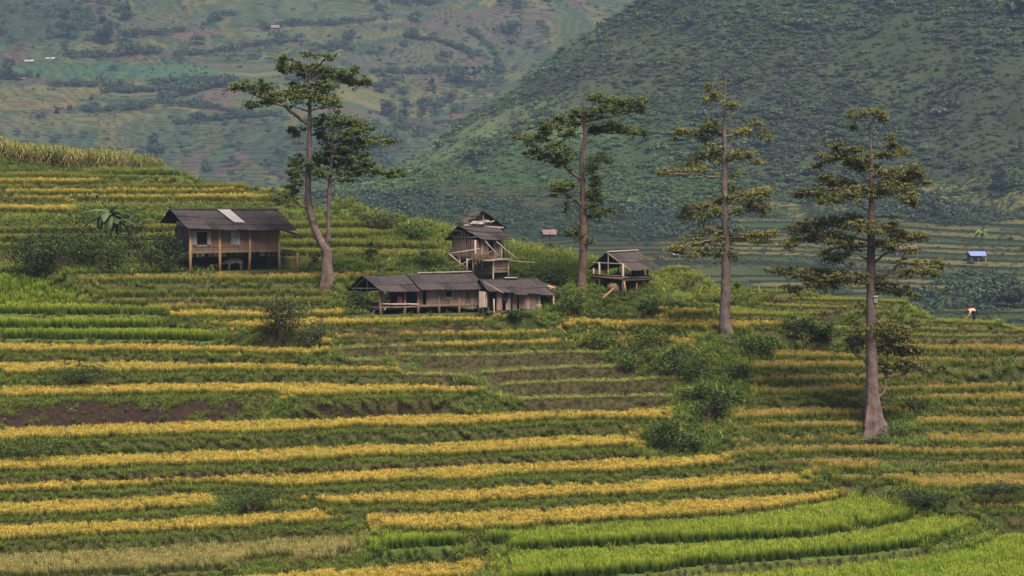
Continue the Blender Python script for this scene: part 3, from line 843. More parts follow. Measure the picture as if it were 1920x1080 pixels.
sden = np.clip(.8 + 1.5 * vnoise(XM, DG, 40, 101, 4), .3, 1.3) * (DG > 985) * (DG < 1345) * (1 - .8 * swath) * np.clip(1 + 1.6 * vnoise(XM + DG * .3, DG * .4, 55, 161, 3), .35, 1.8)
foot = ((vnoise(XM, DG * .5, 60, 103, 3) > .02) & (DG > 830) & (DG <= 985)) * .8 + ((vnoise(XM, DG * .4, 40, 104, 3) > .30) & (DG > 440) & (DG <= 830)) * .5
# the dark wood on the right edge of the valley and the strips of bushes between paddies
vp, vy = to_px(XM, DG, ZM)
foot = foot + .5 * ((((vp - 1830) / 120) ** 2 + ((vy - 555) / 40) ** 2 < 1) & (DG < 900)) + .7 * ((((vp - 1800) / 150) ** 2 + ((vy - 385) / 40) ** 2 < 1))
foot = foot * np.where((vp > 1250) & (vp < 1760) & (vy > 452) & (vy < 545), .08, 1.0)
gz = np.clip(1.25 - (PG - 700) / 620 + .9 * vnoise(XM + DG * .4, DG * .5, 75, 41, 4) + .7 * np.clip((1110 - DG) / 110, 0, 1), 0, 1)
sc_scatter('mountain_scrub', 'low green scrub covering the lower and left flank of the mountain', S_scrub, ZM, PXM, DM, sden * gz, .42, 1.7, .5, (.45, .85))
sc_scatter('mountain_brush', 'dull brownish brush covering the high right flank of the mountain', S_brush, ZM, PXM, DM, sden * (1 - gz), .42, 1.7, .5, (.45, .85))
sc_scatter('valley_bushes', 'dark green bushes along the paddies at the mountain foot', S_wood, ZM, PXM, DM, foot, .05, 3.0, .4, (.5, .9))
# hedges on the far hillside
HEDGE = [[(0, 150), (60, 146)], [(105, 162), (180, 164), (235, 163)], [(290, 162), (330, 154), (420, 160)], [(200, 174), (260, 174), (330, 170), (420, 162)],
         [(285, 195), (340, 180), (400, 166), (440, 150)], [(160, 210), (240, 208), (300, 196), (420, 208)], [(230, 70), (300, 66), (345, 62)], [(330, 108), (400, 100), (470, 88), (560, 78)],
         [(490, 55), (540, 48), (620, 48), (700, 42)], [(440, 28), (400, 40), (380, 55)], [(700, 0), (710, 20), (730, 40)], [(760, 72), (820, 78), (850, 90), (900, 110)],
         [(880, 60), (920, 90), (940, 130), (900, 170)], [(540, 150), (600, 152), (660, 160), (740, 165)], [(660, 70), (640, 86), (620, 100)], [(120, 110), (200, 108), (300, 102)],
         [(330, 235), (420, 225), (520, 218)], [(700, 136), (760, 140), (830, 136)], [(740, 8), (800, 10), (830, 8)]]
ep = []; es = []
for hd in HEDGE:
    for (x0, y0), (x1, y1) in zip(hd[:-1], hd[1:]):
        for t in np.arange(0, 1, 4.0 / math.hypot(x1 - x0, y1 - y0)):
            q = on_hill(x0 + (x1 - x0) * t + RNG.normal() * 1.5, y0 + (y1 - y0) * t + RNG.normal() * 1.2)
            ep.append(q); es.append(4.6 * math.exp(RNG.normal(0, .3)))
hm = np.zeros_like(ZF)
for cx, cy, rx, ry, k in [(90, 40, 150, 52, .8), (640, 285, 150, 70, .4), (780, 215, 90, 45, .8), (890, 140, 60, 45, .5), (720, 93, 42, 14, 1.0), (540, 280, 200, 60, .35), (640, 85, 60, 16, .8), (980, 60, 60, 80, .3)]:
    hm += k * ((((fpx - cx) / rx) ** 2 + ((fpy - cy) / ry) ** 2) < 1 + .5 * tz)
hm += .10 * (vnoise(XF, DFg, 50, 111, 3) > .12)
sc_scatter('hill_bushes', 'bluish green hedges and woods on the far hillside', S_wood, ZF, PXF, DF, np.minimum(hm, 1.0), .016, 4.2, .45, (.6, 1.1), (np.array(ep), np.array(es)))

# crops and stubble that give the far fields their grain
M_fieldc = leaf_mat('field_crop', [(0, (.030, .042, .018)), (1, (.062, .072, .026))], .8, .25, [(0, (.024, .040, .018)), (1, (.044, .066, .026))], .02, patch=.7)
S_fieldc = [clump('crop_clump', M_fieldc, 70, .26, s + 120) for s in range(3)]
sc_scatter('hill_crops', 'fine grained crops and stubble on the far hillside fields', S_fieldc, ZF, PXF, DF, 1.0 * (vnoise(XF, DFg, 22, 131, 3) > -.1), .05, 1.3, .45, (.4, .8))
sc_scatter('valley_crops', 'low rows of crops on the valley paddies behind the right trees', S_fieldc, ZM, PXM, DM, 1.0 * (DG > 420) * (DG < 1000) * (vnoise(XM, DG, 25, 132, 3) > -.15), .16, .8, .4, (.4, .8))

# haze: one box of even thin air round everything
hb = MB(); x0, x1, y0, y1, zb, zt = -1400, 1400, -60, 2420, CZ - 71, CZ + 330
hb.add([(x0, y0, zb), (x1, y0, zb), (x1, y1, zb), (x0, y1, zb), (x0, y0, zt), (x1, y0, zt), (x1, y1, zt), (x0, y1, zt)],
       [(3, 2, 1, 0), (4, 5, 6, 7), (0, 1, 5, 4), (1, 2, 6, 5), (2, 3, 7, 6), (3, 0, 4, 7)])
hm_ = bpy.data.materials.new('haze'); hm_.use_nodes = True; hm_.node_tree.nodes.clear()
ho = hm_.node_tree.nodes.new('ShaderNodeOutputMaterial'); pv = hm_.node_tree.nodes.new('ShaderNodeVolumePrincipled')
pv.inputs['Color'].default_value = (.40, .54, .86, 1); pv.inputs['Density'].default_value = .000105; pv.inputs['Anisotropy'].default_value = .2
hm_.node_tree.links.new(pv.outputs[0], ho.inputs['Volume'])
hz = hb.build('haze', hm_); tag(hz, 'thin bluish evening haze filling the valley', kind='stuff')
# ------------------------------------------------------------------ houses
M_wall = wood_mat('weathered_boards', (.06, .040, .034), (.225, .16, .13), 3.0, dirt=(.04, .03, .026))
M_bam = wood_mat('woven_bamboo_wall', (.06, .039, .026), (.145, .096, .062), 5.0, (9, 9, 1.5), dirt=(.07, .05, .035))
M_post = wood_mat('post_timber', (.13, .075, .04), (.34, .21, .12), 2.0, (3, 3, .5))
M_post2 = wood_mat('old_post_timber', (.075, .048, .034), (.25, .165, .115), 2.0, (3, 3, .5))
M_grey = wood_mat('grey_timber', (.10, .08, .07), (.34, .28, .24), 2.0, (4, 4, .5))
M_dark = wood_mat('dark_timber', (.03, .022, .018), (.09, .065, .05), 2.0, (4, 4, .5))
M_roof = roof_mat('weathered_roof_sheet', (.013, .011, .0125), (.047, .038, .041), (.15, .13, .135))
M_thatch = roof_mat('old_bark_roof', (.015, .012, .012), (.050, .040, .039), (.13, .11, .105))
M_pale = plain_mat('pale_roof_sheet', (.25, .235, .24), .6, .3, 3, .25)
M_orange = wood_mat('fresh_plank', (.36, .17, .06), (.52, .28, .12), 2.0, (4, 4, .5))
M_black = plain_mat('opening_shade', (.012, .011, .012), .9, .1)  # near-black sheet colour, stands in for shade inside windows and doorways
M_glass = plain_mat('window_pane', (.10, .12, .15), .25, .5, 2, .3)
M_shut = wood_mat('shutter_wood', (.10, .095, .10), (.22, .21, .215), 3.0)
M_tarp = plain_mat('pale_tarpaulin', (.22, .185, .175), .7, .2, 2, .3)
M_pink = plain_mat('pink_cloth', (.34, .10, .14), .9, .1, 3, .4)
M_navy = plain_mat('dark_cloth', (.018, .020, .032), .9, .1, 3, .4)
M_hay = wood_mat('old_hay', (.05, .032, .02), (.17, .115, .065), 6.0, (5, 5, 5))
M_basket = wood_mat('woven_basket', (.10, .075, .05), (.25, .19, .13), 8.0, (3, 3, 12))

class Frame:
    """a house front: horizontal line between two seen points, t metres behind it, z up"""
    def __init__(s, pxl, dl, pxr, dr):
        s.p = Vector(((pxl - 960) / F * dl, dl)); q = Vector(((pxr - 960) / F * dr, dr))
        s.L = (q - s.p).length; s.a = (q - s.p).normalized(); s.b = Vector((-s.a.y, s.a.x))
    def at(s, px, py, t=0.0):
        u = (px - 960) / F; o = s.p + s.b * t
        # (u*d, d) = o + a*k
        k = (u * o.y - o.x) / (s.a.x - u * s.a.y); d = o.y + s.a.y * k
        return Vector((o.x + s.a.x * k, d, CZ + (YH - py) / F * d))
    def w(s, k, t, z): q = s.p + s.a * k + s.b * t; return Vector((q.x, q.y, z))
    def sk(s, v): return (Vector((v.x, v.y)) - s.p).dot(s.a), (Vector((v.x, v.y)) - s.p).dot(s.b), v.z
    def dn(s, v, t, py=None):
        return v + Vector((s.b.x, s.b.y, 0)) * t
A3 = lambda fr: Vector((fr.a.x, fr.a.y, 0))
B3 = lambda fr: Vector((fr.b.x, fr.b.y, 0))
UP = Vector((0, 0, 1))

def corrugated(name, A, B, C, D, mat, parent, wave=.26, amp=.032, tiers=3, sag=.06, thick=.025, jag=.05, seed=0, cut=None):
    """roof sheet field from the eave A-B up to the ridge D-C, laid in overlapping tiers"""
    r = np.random.default_rng(seed)
    L = (B - A).length; n = max(8, int(L / wave * 5)); me = bpy.data.meshes.new(name)
    nrm = (B - A).cross(D - A).normalized()
    if nrm.z < 0: nrm = -nrm
    V = []; Fc = []; UV = []
    hgt = (D - A).length; nsheet = max(2, int(L / .95))
    jit = r.normal(0, jag, (tiers, nsheet + 2)); lift = np.abs(r.normal(0, .018, (tiers, nsheet + 2)))
    for k in range(tiers):
        v0 = k / tiers - (0.06 if k else 0); v1 = (k + 1) / tiers
        base = len(V); m = 4
        for j in range(m + 1):
            for i in range(n + 1):
                u = i / n; si = int(u * nsheet)
                v = v0 + (v1 - v0) * j / m
                if j == 0: v += jit[k, si] / hgt
                p = (A * (1 - u) + B * u) * (1 - v) + (D * (1 - u) + C * u) * v
                off = amp * math.sin(2 * PI * u * L / wave) + .022 * k * 0 + (.045 * (1 - j / m)) + lift[k, si] * (1 - j / m)
                off += -sag * math.sin(PI * u) * (.5 + .5 * math.sin(PI * v)) + .035 * mnoise.noise(Vector((u * L * .5, v * 2, seed * 3.1)))
                V.append(p + nrm * off); UV.append((u * L, v * hgt))
        for j in range(m):
            for i in range(n):
                a = base + j * (n + 1) + i; Fc.append((a, a + 1, a + n + 2, a + n + 1))
    off = world_loc(parent)
    me.from_pydata([tuple(p - off) for p in V], [], Fc)
    uvl = me.uv_layers.new(name='UVMap')
    idx = np.array([l.vertex_index for l in me.loops]); uvl.data.foreach_set('uv', np.array(UV, dtype=np.float32)[idx].ravel())
    me.materials.append(mat)
    o = bpy.data.objects.new(name, me); COL.objects.link(o); o.parent = parent
    s = o.modifiers.new('sheet', 'SOLIDIFY'); s.thickness = thick
    return o

def planks(mb, P0, P1, ztop0, ztop1, zbot, nrm, wmin=.14, wmax=.24, gap=.012, th=.03, lean=.0, miss=0.0, topjit=.0, r0=None):
    """vertical boards between two ground-plan points; the top follows a straight line from ztop0 to ztop1"""
    L = (P1 - P0).length; x = 0.0; d = (P1 - P0).normalized()
    while x < L - .03:
        w_ = min(random.uniform(wmin, wmax), L - x)
        if random.random() >= miss:
            l = random.gauss(0, lean); o = nrm * random.uniform(-.008, .008)
            a = P0 + d * x + o; b = P0 + d * (x + w_ - gap) + o
            za = ztop0 + (ztop1 - ztop0) * (x / L) + random.uniform(-topjit, topjit); zb_ = ztop0 + (ztop1 - ztop0) * ((x + w_) / L)
            zl = zbot + random.uniform(-topjit, topjit)
            A = Vector((a.x, a.y, zl)); Bq = Vector((b.x, b.y, zl))
            mb.slab(A, Bq, Vector((b.x, b.y, zb_)) + d * l, Vector((a.x, a.y, za)) + d * l, th, r0 if r0 is not None else random.random())
        x += w_

def posts(fr, lst, parent, name='post', mat=None, sink=.4):
    """lst: (px, ytop, t, radius) posts standing on the ground"""
    for px, yt, t, rad in lst:
        top = fr.at(px, yt, t); g = ground_z(top.x, top.y) - sink
        mb = MB(); j = .03
        mb.tube([(top.x + random.gauss(0, j), top.y, g), (top.x + random.gauss(0, j * .5), top.y, (g + top.z) / 2), top], [rad * 1.15, rad, rad * .92], 8, None, None, True, .12)
        mb.build(name, mat or M_post, parent, True)

# ---- the house with the shutters
fr = Frame(357, 224.8, 523.5, 227.4)
base = fr.at(357, 506); base.z = ground_z(base.x, base.y)
H1 = thing('stilt_house', 'brown stilt house with two windows and a pale patch on its dark roof', 'house', base)
A, B = fr.at(352, 430, -.8), fr.at(556, 433, -.8)
D, C = fr.at(318, 392.5, 2.5), fr.at(520, 393, 2.5)
E = fr.at(299, 420, 5.8); Fq = E + (C - D)
rf = corrugated('roof', A, B, C, D, M_roof, H1, seed=1, tiers=3)
corrugated('roof', E, Fq, C, D, M_roof, H1, seed=2, tiers=3)
mb = MB(); mb.bar(D + UP * .05, C + UP * .05, .28, .07); rc = mb.build('ridge_cap', M_roof, H1)
n_ = (B - A).cross(D - A).normalized(); n_ = n_ if n_.z > 0 else -n_
def onroof(u, v, up=.07): return (A * (1 - u) + B * u) * (1 - v) + (D * (1 - u) + C * u) * v + n_ * up
pt = corrugated('roof_patch', onroof(.475, .32), onroof(.575, .32), onroof(.545, .985), onroof(.435, .985), M_pale, H1, seed=3, tiers=1, sag=0, jag=.0); pt['label'] = 'pale grey sheet patch near the middle of the dark roof'
eave_z = .5 * (A.z + B.z) + .12
zt, zb_ = fr.at(440, 429).z, fr.at(440, 471).z
dep = 5.0
mb = MB(); w0, w1 = fr.w(0, 0.05, 0), fr.w(fr.L, .05, 0)
nb = B3(fr)
def seg(px0, px1, top=zt, bot=zb_, m=mb, t=.05, **kw):
    a = fr.at(px0, 450, t); b = fr.at(px1, 450, t); planks(m, Vector((a.x, a.y, 0)), Vector((b.x, b.y, 0)), top, top, bot, nb, **kw)
zw = lambda y: fr.at(440, y).z
for x0_, x1_, tp, bt in [(357, 360, 429, 471), (360, 396, 461, 471), (396, 432, 429, 471), (432, 450, 461, 471), (450, 470, 429, 471), (470, 523.5, 429, 471), (359, 397, 428, 433), (431, 451, 428, 434)]:
    seg(x0_, x1_, zw(tp), zw(bt), wmin=.32, wmax=.6, gap=.006)
mb.build('front_wall', M_bam, H1)
mb = MB(); L = fr.L
for (k0, t0), (k1, t1), ap in [((0, .05), (0, dep), 1), ((L, .05), (L, dep), 1), ((0, dep), (L, dep), 0)]:
    a, b = fr.w(k0, t0, 0), fr.w(k1, t1, 0); md_ = (a + b) / 2
    if ap:
        planks(mb, a, md_, zt, D.z - .25, zb_, A3(fr)); planks(mb, md_, b, D.z - .25, zt - .2, zb_, A3(fr))
    else: planks(mb, a, b, zt - .2, zt - .2, zb_, nb)
mb.build('wall', M_wall, H1)
mb = MB(); mb.slab(fr.w(-.1, -.05, zb_ - .12), fr.w(L + .1, -.05, zb_ - .12), fr.w(L + .1, dep, zb_ - .12), fr.w(-.1, dep, zb_ - .12), .10)
mb.bar(fr.w(-.2, -.06, zb_ - .02), fr.w(L + .2, -.06, zb_ - .02), .10, .14); mb.build('floor', M_wall, H1)
posts(fr, [(357, 430, -.02, .115), (412, 430, -.02, .115), (468, 430, -.02, .115), (523.5, 430, -.02, .115)], H1)
posts(fr, [(330, 474, 2.6, .10), (388, 474, 2.6, .10), (439, 474, 2.6, .09), (481, 474, 2.6, .10), (501, 474, 4.6, .08), (412, 474, 4.8, .08), (365, 474, 4.8, .08)], H1, mat=M_dark)
def window(fr_, px0, px1, y0, y1, parent, shut, t=.06, bars=0, glass=None):
    a = fr_.at(px0, y1, t); b = fr_.at(px1, y1, t); c = fr_.at(px1, y0, t); d = fr_.at(px0, y0, t); o = B3(fr_)
    mb = MB(); mb.slab(a + o * .12, b + o * .12, c + o * .12, d + o * .12, .02); wn = mb.build('window', M_black, parent)  # black sheet in place of the shaded room behind
    mb = MB()
    for p, q in ((a, b), (b, c), (c, d), (d, a)): mb.bar(p - o * .03, q - o * .03, .07, .07)
    mb.build('frame', M_grey, wn)
    if bars:
        mb = MB()
        for i in range(1, bars + 1):
            f = i / (bars + 1); mb.bar(a.lerp(b, f), d.lerp(c, f), .025)
        mb.build('bars', M_dark, wn)
    for x0_, x1_, m_ in shut:
        p = fr_.at(x0_, y1 - 1, t - .1); q = fr_.at(x1_, y1 - 1, t - .16); r_ = fr_.at(x1_, y0 + 1, t - .16); s_ = fr_.at(x0_, y0 + 1, t - .1)
        mb = MB(); mb.slab(p, q, r_, s_, .03); 
        for f in (.33, .66): mb.bar(p.lerp(s_, f) - o * .03, q.lerp(r_, f) - o * .03, .03)
        sh = mb.build('shutter', m_, wn)
    return wn
window(fr, 361, 395, 434, 460, H1, [(360.5, 369, M_shut), (388.5, 395.5, M_shut)], bars=6)
window(fr, 432.5, 450, 434.5, 460, H1, [(442.5, 449.5, M_pale and M_shut), (433, 442, M_glass)])
mb = MB()
for px in (360, 396, 432, 451, 463, 474): mb.bar(fr.at(px, 430, .0), fr.at(px, 471, .0), .06)
mb.bar(fr.at(357, 461.5, -.01), fr.at(523, 461.8, -.01) if False else fr.at(451, 461.5, -.01), .05); mb.build('wall_batten', M_wall, H1)
# gable board, skirt roof and side platform
mb = MB(); mb.slab(fr.w(-.35, .5, zw(424)), fr.w(-.35, 3.2, zw(424)), fr.w(-.35, 3.2, zw(416)), fr.w(-.35, .9, zw(417)), .03); mb.build('gable_board', M_pale and M_tarp, H1)
a = fr.w(L + .25, .0, zw(433)); b = fr.w(L + 2.15, .1, zw(447)); c = fr.w(L + 2.15, 5.0, zw(440)); d = fr.w(L + .25, 5.2, zw(424))
corrugated('side_roof', b, c, d, a, M_roof, H1, seed=5, tiers=2, jag=.16)
mb = MB(); mb.bar(fr.w(L + .4, .3, zw(435)), fr.w(L + .42, .3, zw(453)), .05); mb.build('hanging_pole', M_grey, H1)
mb = MB(); p0_, p1_ = fr.at(524, 474, .6), fr.at(559, 474, .6); mb.slab(p0_, p1_, p1_ + nb * 2.4, p0_ + nb * 2.4, .09); mb.build('side_platform', M_dark, H1)
posts(fr, [(557, 475, .7, .09), (557, 474, 2.8, .08)], H1)

# ---- the long house with the veranda
fr = Frame(713, 217.2, 899, 219.3)
base = fr.at(713, 592); base.z = ground_z(base.x, base.y)
H2 = thing('long_house', 'long low wooden stilt house with open veranda and grey ridge cap', 'house', base)
zw = lambda y: fr.at(800, y).z
nb = B3(fr); L = fr.L
A, B = fr.at(716, 546.5, -.7), fr.at(919, 543.5, -.7)
Am = A.lerp(B, .36); Bm = A.lerp(B, .36)
D, C = fr.at(679.5, 517, 2.1), fr.at(884, 511.5, 2.1)
E = fr.at(649, 547.5, 4.9); Fq = E + (C - D)
Dm = D.lerp(C, .40); Cm = Dm
corrugated('roof', A - UP * .05, Am - UP * .09, Dm - UP * .03, D, M_roof, H2, seed=11, tiers=2)
corrugated('roof', Am + UP * .03, B + UP * .0, C, Dm + UP * .05, M_roof, H2, seed=12, tiers=2)
corrugated('roof', E, Fq, C, D, M_roof, H2, seed=13, tiers=3)
mb = MB()
for f0, f1 in ((.50, .64), (.645, .80), (.79, 1.0)):
    mb.bar(D.lerp(C, f0) + UP * .12, D.lerp(C, f1) + UP * .11, .30, .05)
rc = mb.build('ridge_cap', M_tarp, H2); rc['label'] = 'pale grey capping along the right half of the ridge'
zt = zw(541); zf = zw(572)
mb = MB()
for x0_, x1_ in ((783.5, 793), (799, 834), (848.5, 861), (861, 899)):
    a = fr.at(x0_, 560); b = fr.at(x1_, 560); planks(mb, Vector((a.x, a.y, 0)), Vector((b.x, b.y, 0)), zt, zt, zf, nb, wmin=.16, wmax=.34)
a = fr.at(834, 560); b = fr.at(848.5, 560); planks(mb, Vector((a.x, a.y, 0)), Vector((b.x, b.y, 0)), zw(558), zw(558), zf, nb)
mb.build('front_wall', M_wall, H2)
k783 = fr.sk(fr.at(783.5, 560))[0]
mb = MB()
for (k0, t0), (k1, t1) in [((k783, 0), (k783, 3.9)), ((L, .03), (L, 3.9)), ((k783, 3.9), (L, 3.9)), ((1.2, 2.4), (k783, 2.4))]:
    a, b = fr.w(k0, t0, 0), fr.w(k1, t1, 0); planks(mb, a, b, zt + (.0), zt, zf, nb if t0 == t1 else A3(fr))
mb.build('wall', M_dark, H2)
mb = MB(); mb.slab(fr.w(-.1, -.1, zf - .14), fr.w(L, -.1, zf - .14), fr.w(L, 4, zf - .14), fr.w(-.1, 4, zf - .14), .10)
mb.bar(fr.w(k783 - .2, -.08, zf - .02), fr.w(L + .1, -.08, zf - .02), .10, .11); mb.build('floor', M_wall, H2)
mb = MB(); p, q, s_ = fr.at(717, 570, -.12), fr.at(761, 570.5, -.12), fr.at(784, 571, -.12)
mb.tube([p, p.lerp(q, .5) - UP * .01, q], [.075, .07, .066], 8); mb.tube([q + UP * .02, s_ + UP * .01], [.066, .07], 8); mb.build('rail', M_grey, H2, True)
posts(fr, [(713, 545, 0, .12), (717.5, 546, .3, .07), (759.5, 546, 0, .085), (783.5, 545, -.02, .11), (822.5, 543, -.03, .11), (861, 543, -.03, .11), (899, 542, -.03, .11)], H2, mat=M_post2)
posts(fr, [(677, 540, 3.9, .10), (700, 572, 4, .07), (740, 574, 3.5, .08), (770, 574, 3.6, .07), (808, 574, 3.5, .08), (850, 574, 3.0, .08), (885, 574, 3, .08), (838, 574, 1.6, .06)], H2, mat=M_grey)
window(fr, 834.5, 848, 544.5, 557.5, H2, [], t=.0, bars=4)
a = fr.at(793, 546, .06); b = fr.at(799, 546, .06); c = fr.at(799, 570, .06); d = fr.at(793, 570, .06)
mb = MB(); mb.slab(d + nb * .15, c + nb * .15, b + nb * .15, a + nb * .15, .03); mb.build('doorway', M_black, H2)  # black panel painted in for the shade inside the doorway
mb = MB(); mb.bar(fr.at(834, 559.5, -.04), fr.at(848, 559.5, -.04), .05); mb.build('sill', M_grey, H2)
# gable truss, lower shelf planks
mb = MB(); gl = fr.at(661, 540.5, 3.9); gr = fr.at(709, 540.5, 0.0)
mb.bar(gl, gr, .07); kp = D + A3(fr) * .35; mb.bar(Vector((kp.x, kp.y, gl.z - .75)) + A3(fr) * .1, kp - UP * .1, .06)
mb.bar(A + A3(fr) * .25 - UP * .12, D + A3(fr) * .25 - UP * .12, .07); mb.bar(E + A3(fr) * .25 - UP * .1, D + A3(fr) * .25 - UP * .1, .07); mb.build('gable_truss', M_grey, H2)
mb = MB(); g0, g1 = fr.at(677, 576, 3.7), fr.at(713, 576, -.1); mb.bar(g0, g1, .09, .16); mb.bar(fr.at(677, 581, 3.4), fr.at(722, 579.5, -.2), .09, .13); mb.bar(g0 + A3(fr) * .5, g1 + A3(fr) * .5, .2, .05); mb.bar(fr.at(702, 582, .8), fr.at(696, 594, .9), .09); mb.build('shelf', M_grey, H2)
mb = MB(); mb.tube([fr.at(722, 576, .1), fr.at(745, 577, .1), fr.at(760, 574.5, .1), fr.at(775, 574, .2)], [.05, .06, .05, .04], 6); mb.build('floor_joist', M_dark, H2, True)
fr2 = fr
# things on the veranda
def cloth(name, label, cat, fr_, px0, px1, y0, y1, t, mat, seed, flare=1.0, group=None):
    """hanging cloth with folds and thickness"""
    r = np.random.default_rng(seed); a, b = fr_.at(px0, y0, t), fr_.at(px1, y0, t); h = a.z - fr_.at(px0, y1, t).z
    n, m = 16, 8; V = []; Fc = []
    ph = r.uniform(0, 6)
    for j in range(m + 1):
        for i in range(n + 1):
            u = i / n; v = j / m; u2 = .5 + (u - .5) * (flare + (1 - flare) * v if flare < 1 else 1 - (flare - 1) * 0 * v)
            p = a.lerp(b, u2) - UP * (h * v * (1 + .06 * math.sin(u * 5 + ph)))
            V.append(p + B3(fr_) * (.05 * math.sin(u * 17 + ph) * (.3 + v)))
    for j in range(m):
        for i in range(n): k = j * (n + 1) + i; Fc.append((k, k + 1, k + n + 2, k + n + 1))
    mb = MB(); mb.add(V, Fc); o = mb.build(name, mat, None, True); bs = Vector((sum(v.x for v in V) / len(V), sum(v.y for v in V) / len(V), min(v.z for v in V)))
    recentre(o, bs); s = o.modifiers.new('cloth', 'SOLIDIFY'); s.thickness = .02
    return tag(o, label, cat)
cloth('hanging_cloth', 'faded pink cloth hung over the veranda rail of the long house', 'cloth', fr, 743, 757, 556, 571.5, .15, M_pink, 3, .55)
pb = fr.at(726, 569, .55); pb.z = zf - .04
pot = thing('potted_plant', 'green potted plant in a pale basket on the veranda floor', 'plant', pb)
mb = MB(); mb.tube([pb, pb + UP * .25, pb + UP * .5], [.16, .21, .24], 12); mb.build('basket', M_basket, pot, True)
def leaf_ball(mb, c, rx, ry, rz, n, leaf, rng, shell=.6, up=.3):
    v = rng.normal(size=(n, 3)); v /= np.linalg.norm(v, axis=1)[:, None]
    q = rng.uniform(shell, 1.0, n)[:, None]
    ctr = np.array(c) + v * q * np.array([rx, ry, rz])
    ax = rng.normal(size=(n, 3)); ax[:, 2] *= .55; ax /= np.linalg.norm(ax, axis=1)[:, None]
    nr = v + rng.normal(size=(n, 3)) * .7 + np.array([0, 0, up]); b = np.cross(ax, nr); b /= np.linalg.norm(b, axis=1)[:, None]
    l = (leaf * rng.uniform(.6, 1.35, n))[:, None]
    Q = np.stack([ctr - ax * l / 2, ctr + b * l * .30, ctr + ax * l / 2, ctr - b * l * .30], 1)
    mb.quads(Q, rng.uniform(size=n), np.repeat(np.clip(.5 + .5 * v[:, 2:3], 0, 1), 4, 1))  # leaf colour lighter on top, darker underneath: shading put into the tint
M_leaf_green = leaf_mat('pot_leaves', [(0, (.06, .09, .02)), (1, (.13, .16, .03))], .6, .3, None, .5, inst=False)
mb = MB(); leaf_ball(mb, pb + UP * .72, .3, .28, .28, 90, .16, RNG); mb.build('leaves', M_leaf_green, pot)

# ---- the annex
fr = Frame(905, 217.6, 1039, 219.6)
base = fr.at(926, 590); base.z = ground_z(base.x, base.y)
H3 = thing('stilt_hut', 'small plank hut on thin stilts joined to the right end of the long house', 'hut', base)
zw = lambda y: fr.at(975, y).z
nb = B3(fr); L = fr.L
A, B = fr.at(914, 547, -.55), fr.at(1040, 555, -.55); D, C = fr.at(899, 524, 1.7), fr.at(1007, 522, 1.7)
E = fr.at(884, 545, 3.7); Fq = fr.at(1012, 549, 3.7)
corrugated('roof', A, B, C, D, M_roof, H3, seed=21, tiers=2, jag=.09, sag=.12)
corrugated('roof', E, Fq, C, D, M_roof, H3, seed=22, tiers=2)
mb = MB(); mb.bar(D.lerp(C, .43) + UP * .1, D.lerp(C, .64) + UP * .1, .26, .05); rc = mb.build('ridge_cap', M_pale, H3)
mb = MB(); mb.bar(fr.at(907, 530, -.1) + UP * .1, fr.at(944, 550.5, -.75) + UP * .05, .14, .03); mb.build('roof_strip', M_tarp, H3)
zt, zf = zw(547), zw(580.5)
mb = MB()
for x0_, x1_ in ((931, 942), (948, 958), (961, 969.5), (973, 1010)):
    a = fr.at(x0_, 560); b = fr.at(x1_, 560); planks(mb, Vector((a.x, a.y, 0)), Vector((b.x, b.y, 0)), zt, zt - .05, zf, nb, wmin=.12, wmax=.22)
mb.build('front_wall', M_wall, H3)
mb = MB(); a, b = fr.at(898, 560, -.15), fr.at(914, 560, -.15); planks(mb, Vector((a.x, a.y, 0)), Vector((b.x, b.y, 0)), zw(543), zw(546), zw(574), nb, wmin=.14, wmax=.22, topjit=.03); mb.build('side_screen', M_grey, H3)
k0, k1 = fr.sk(fr.at(931, 560))[0], fr.sk(fr.at(1010, 560))[0]
mb = MB()
for (s0, t0), (s1, t1) in [((k0 - .7, .9), (k1, .9)), ((k1, 0), (k1, 2.9)), ((k0, 2.9), (k1, 2.9)), ((k0 - .6, .1), (k0 - .6, 2.9))]:
    planks(mb, fr.w(s0, t0, 0), fr.w(s1, t1, 0), zt, zt, zf, nb if t0 == t1 else A3(fr))
mb.build('wall', M_dark, H3)
mb = MB(); mb.slab(fr.w(k0 - .8, -.15, zf - .16), fr.w(L + .05, -.15, zf - .16), fr.w(L + .05, 3, zf - .16), fr.w(k0 - .8, 3, zf - .16), .1)
mb.bar(fr.w(k0 - .3, -.2, zf - .1), fr.w(L + .1, -.2, zf - .12), .1, .12); mb.build('floor', M_dark, H3)
posts(fr, [(926, 560, -.2, .065), (1011, 550, -.02, .10), (1038, 553, -.1, .07), (997.5, 583, .0, .07), (972, 583, .1, .09), (967, 583, 1.4, .09), (957, 583, .6, .06)], H3, mat=M_grey)
posts(fr, [(916, 578, .2, .08), (905, 576, .5, .08), (980, 583, 2.6, .08), (1030, 583, 2.6, .07)], H3, mat=M_dark)
mb = MB(); q0 = fr.at(1029, 541, 1.2); q1 = fr.at(1056, 549.5, 1.4); mb.slab(q0, q1, q1 + B3(fr) * .25 + UP * .20, q0 + B3(fr) * .25 + UP * .24, .04); mb.build('fascia_board', M_orange, H3)
mb = MB(); mb.slab(q0 + UP * .25 - A3(fr) * 1.0, q1 + UP * .24 + A3(fr) * .1, q1 + UP * .5 + B3(fr) * 1.6, q0 - A3(fr) * 1.0 + UP * .55 + B3(fr) * 1.6, .04); mb.build('rear_eave', M_roof, H3)
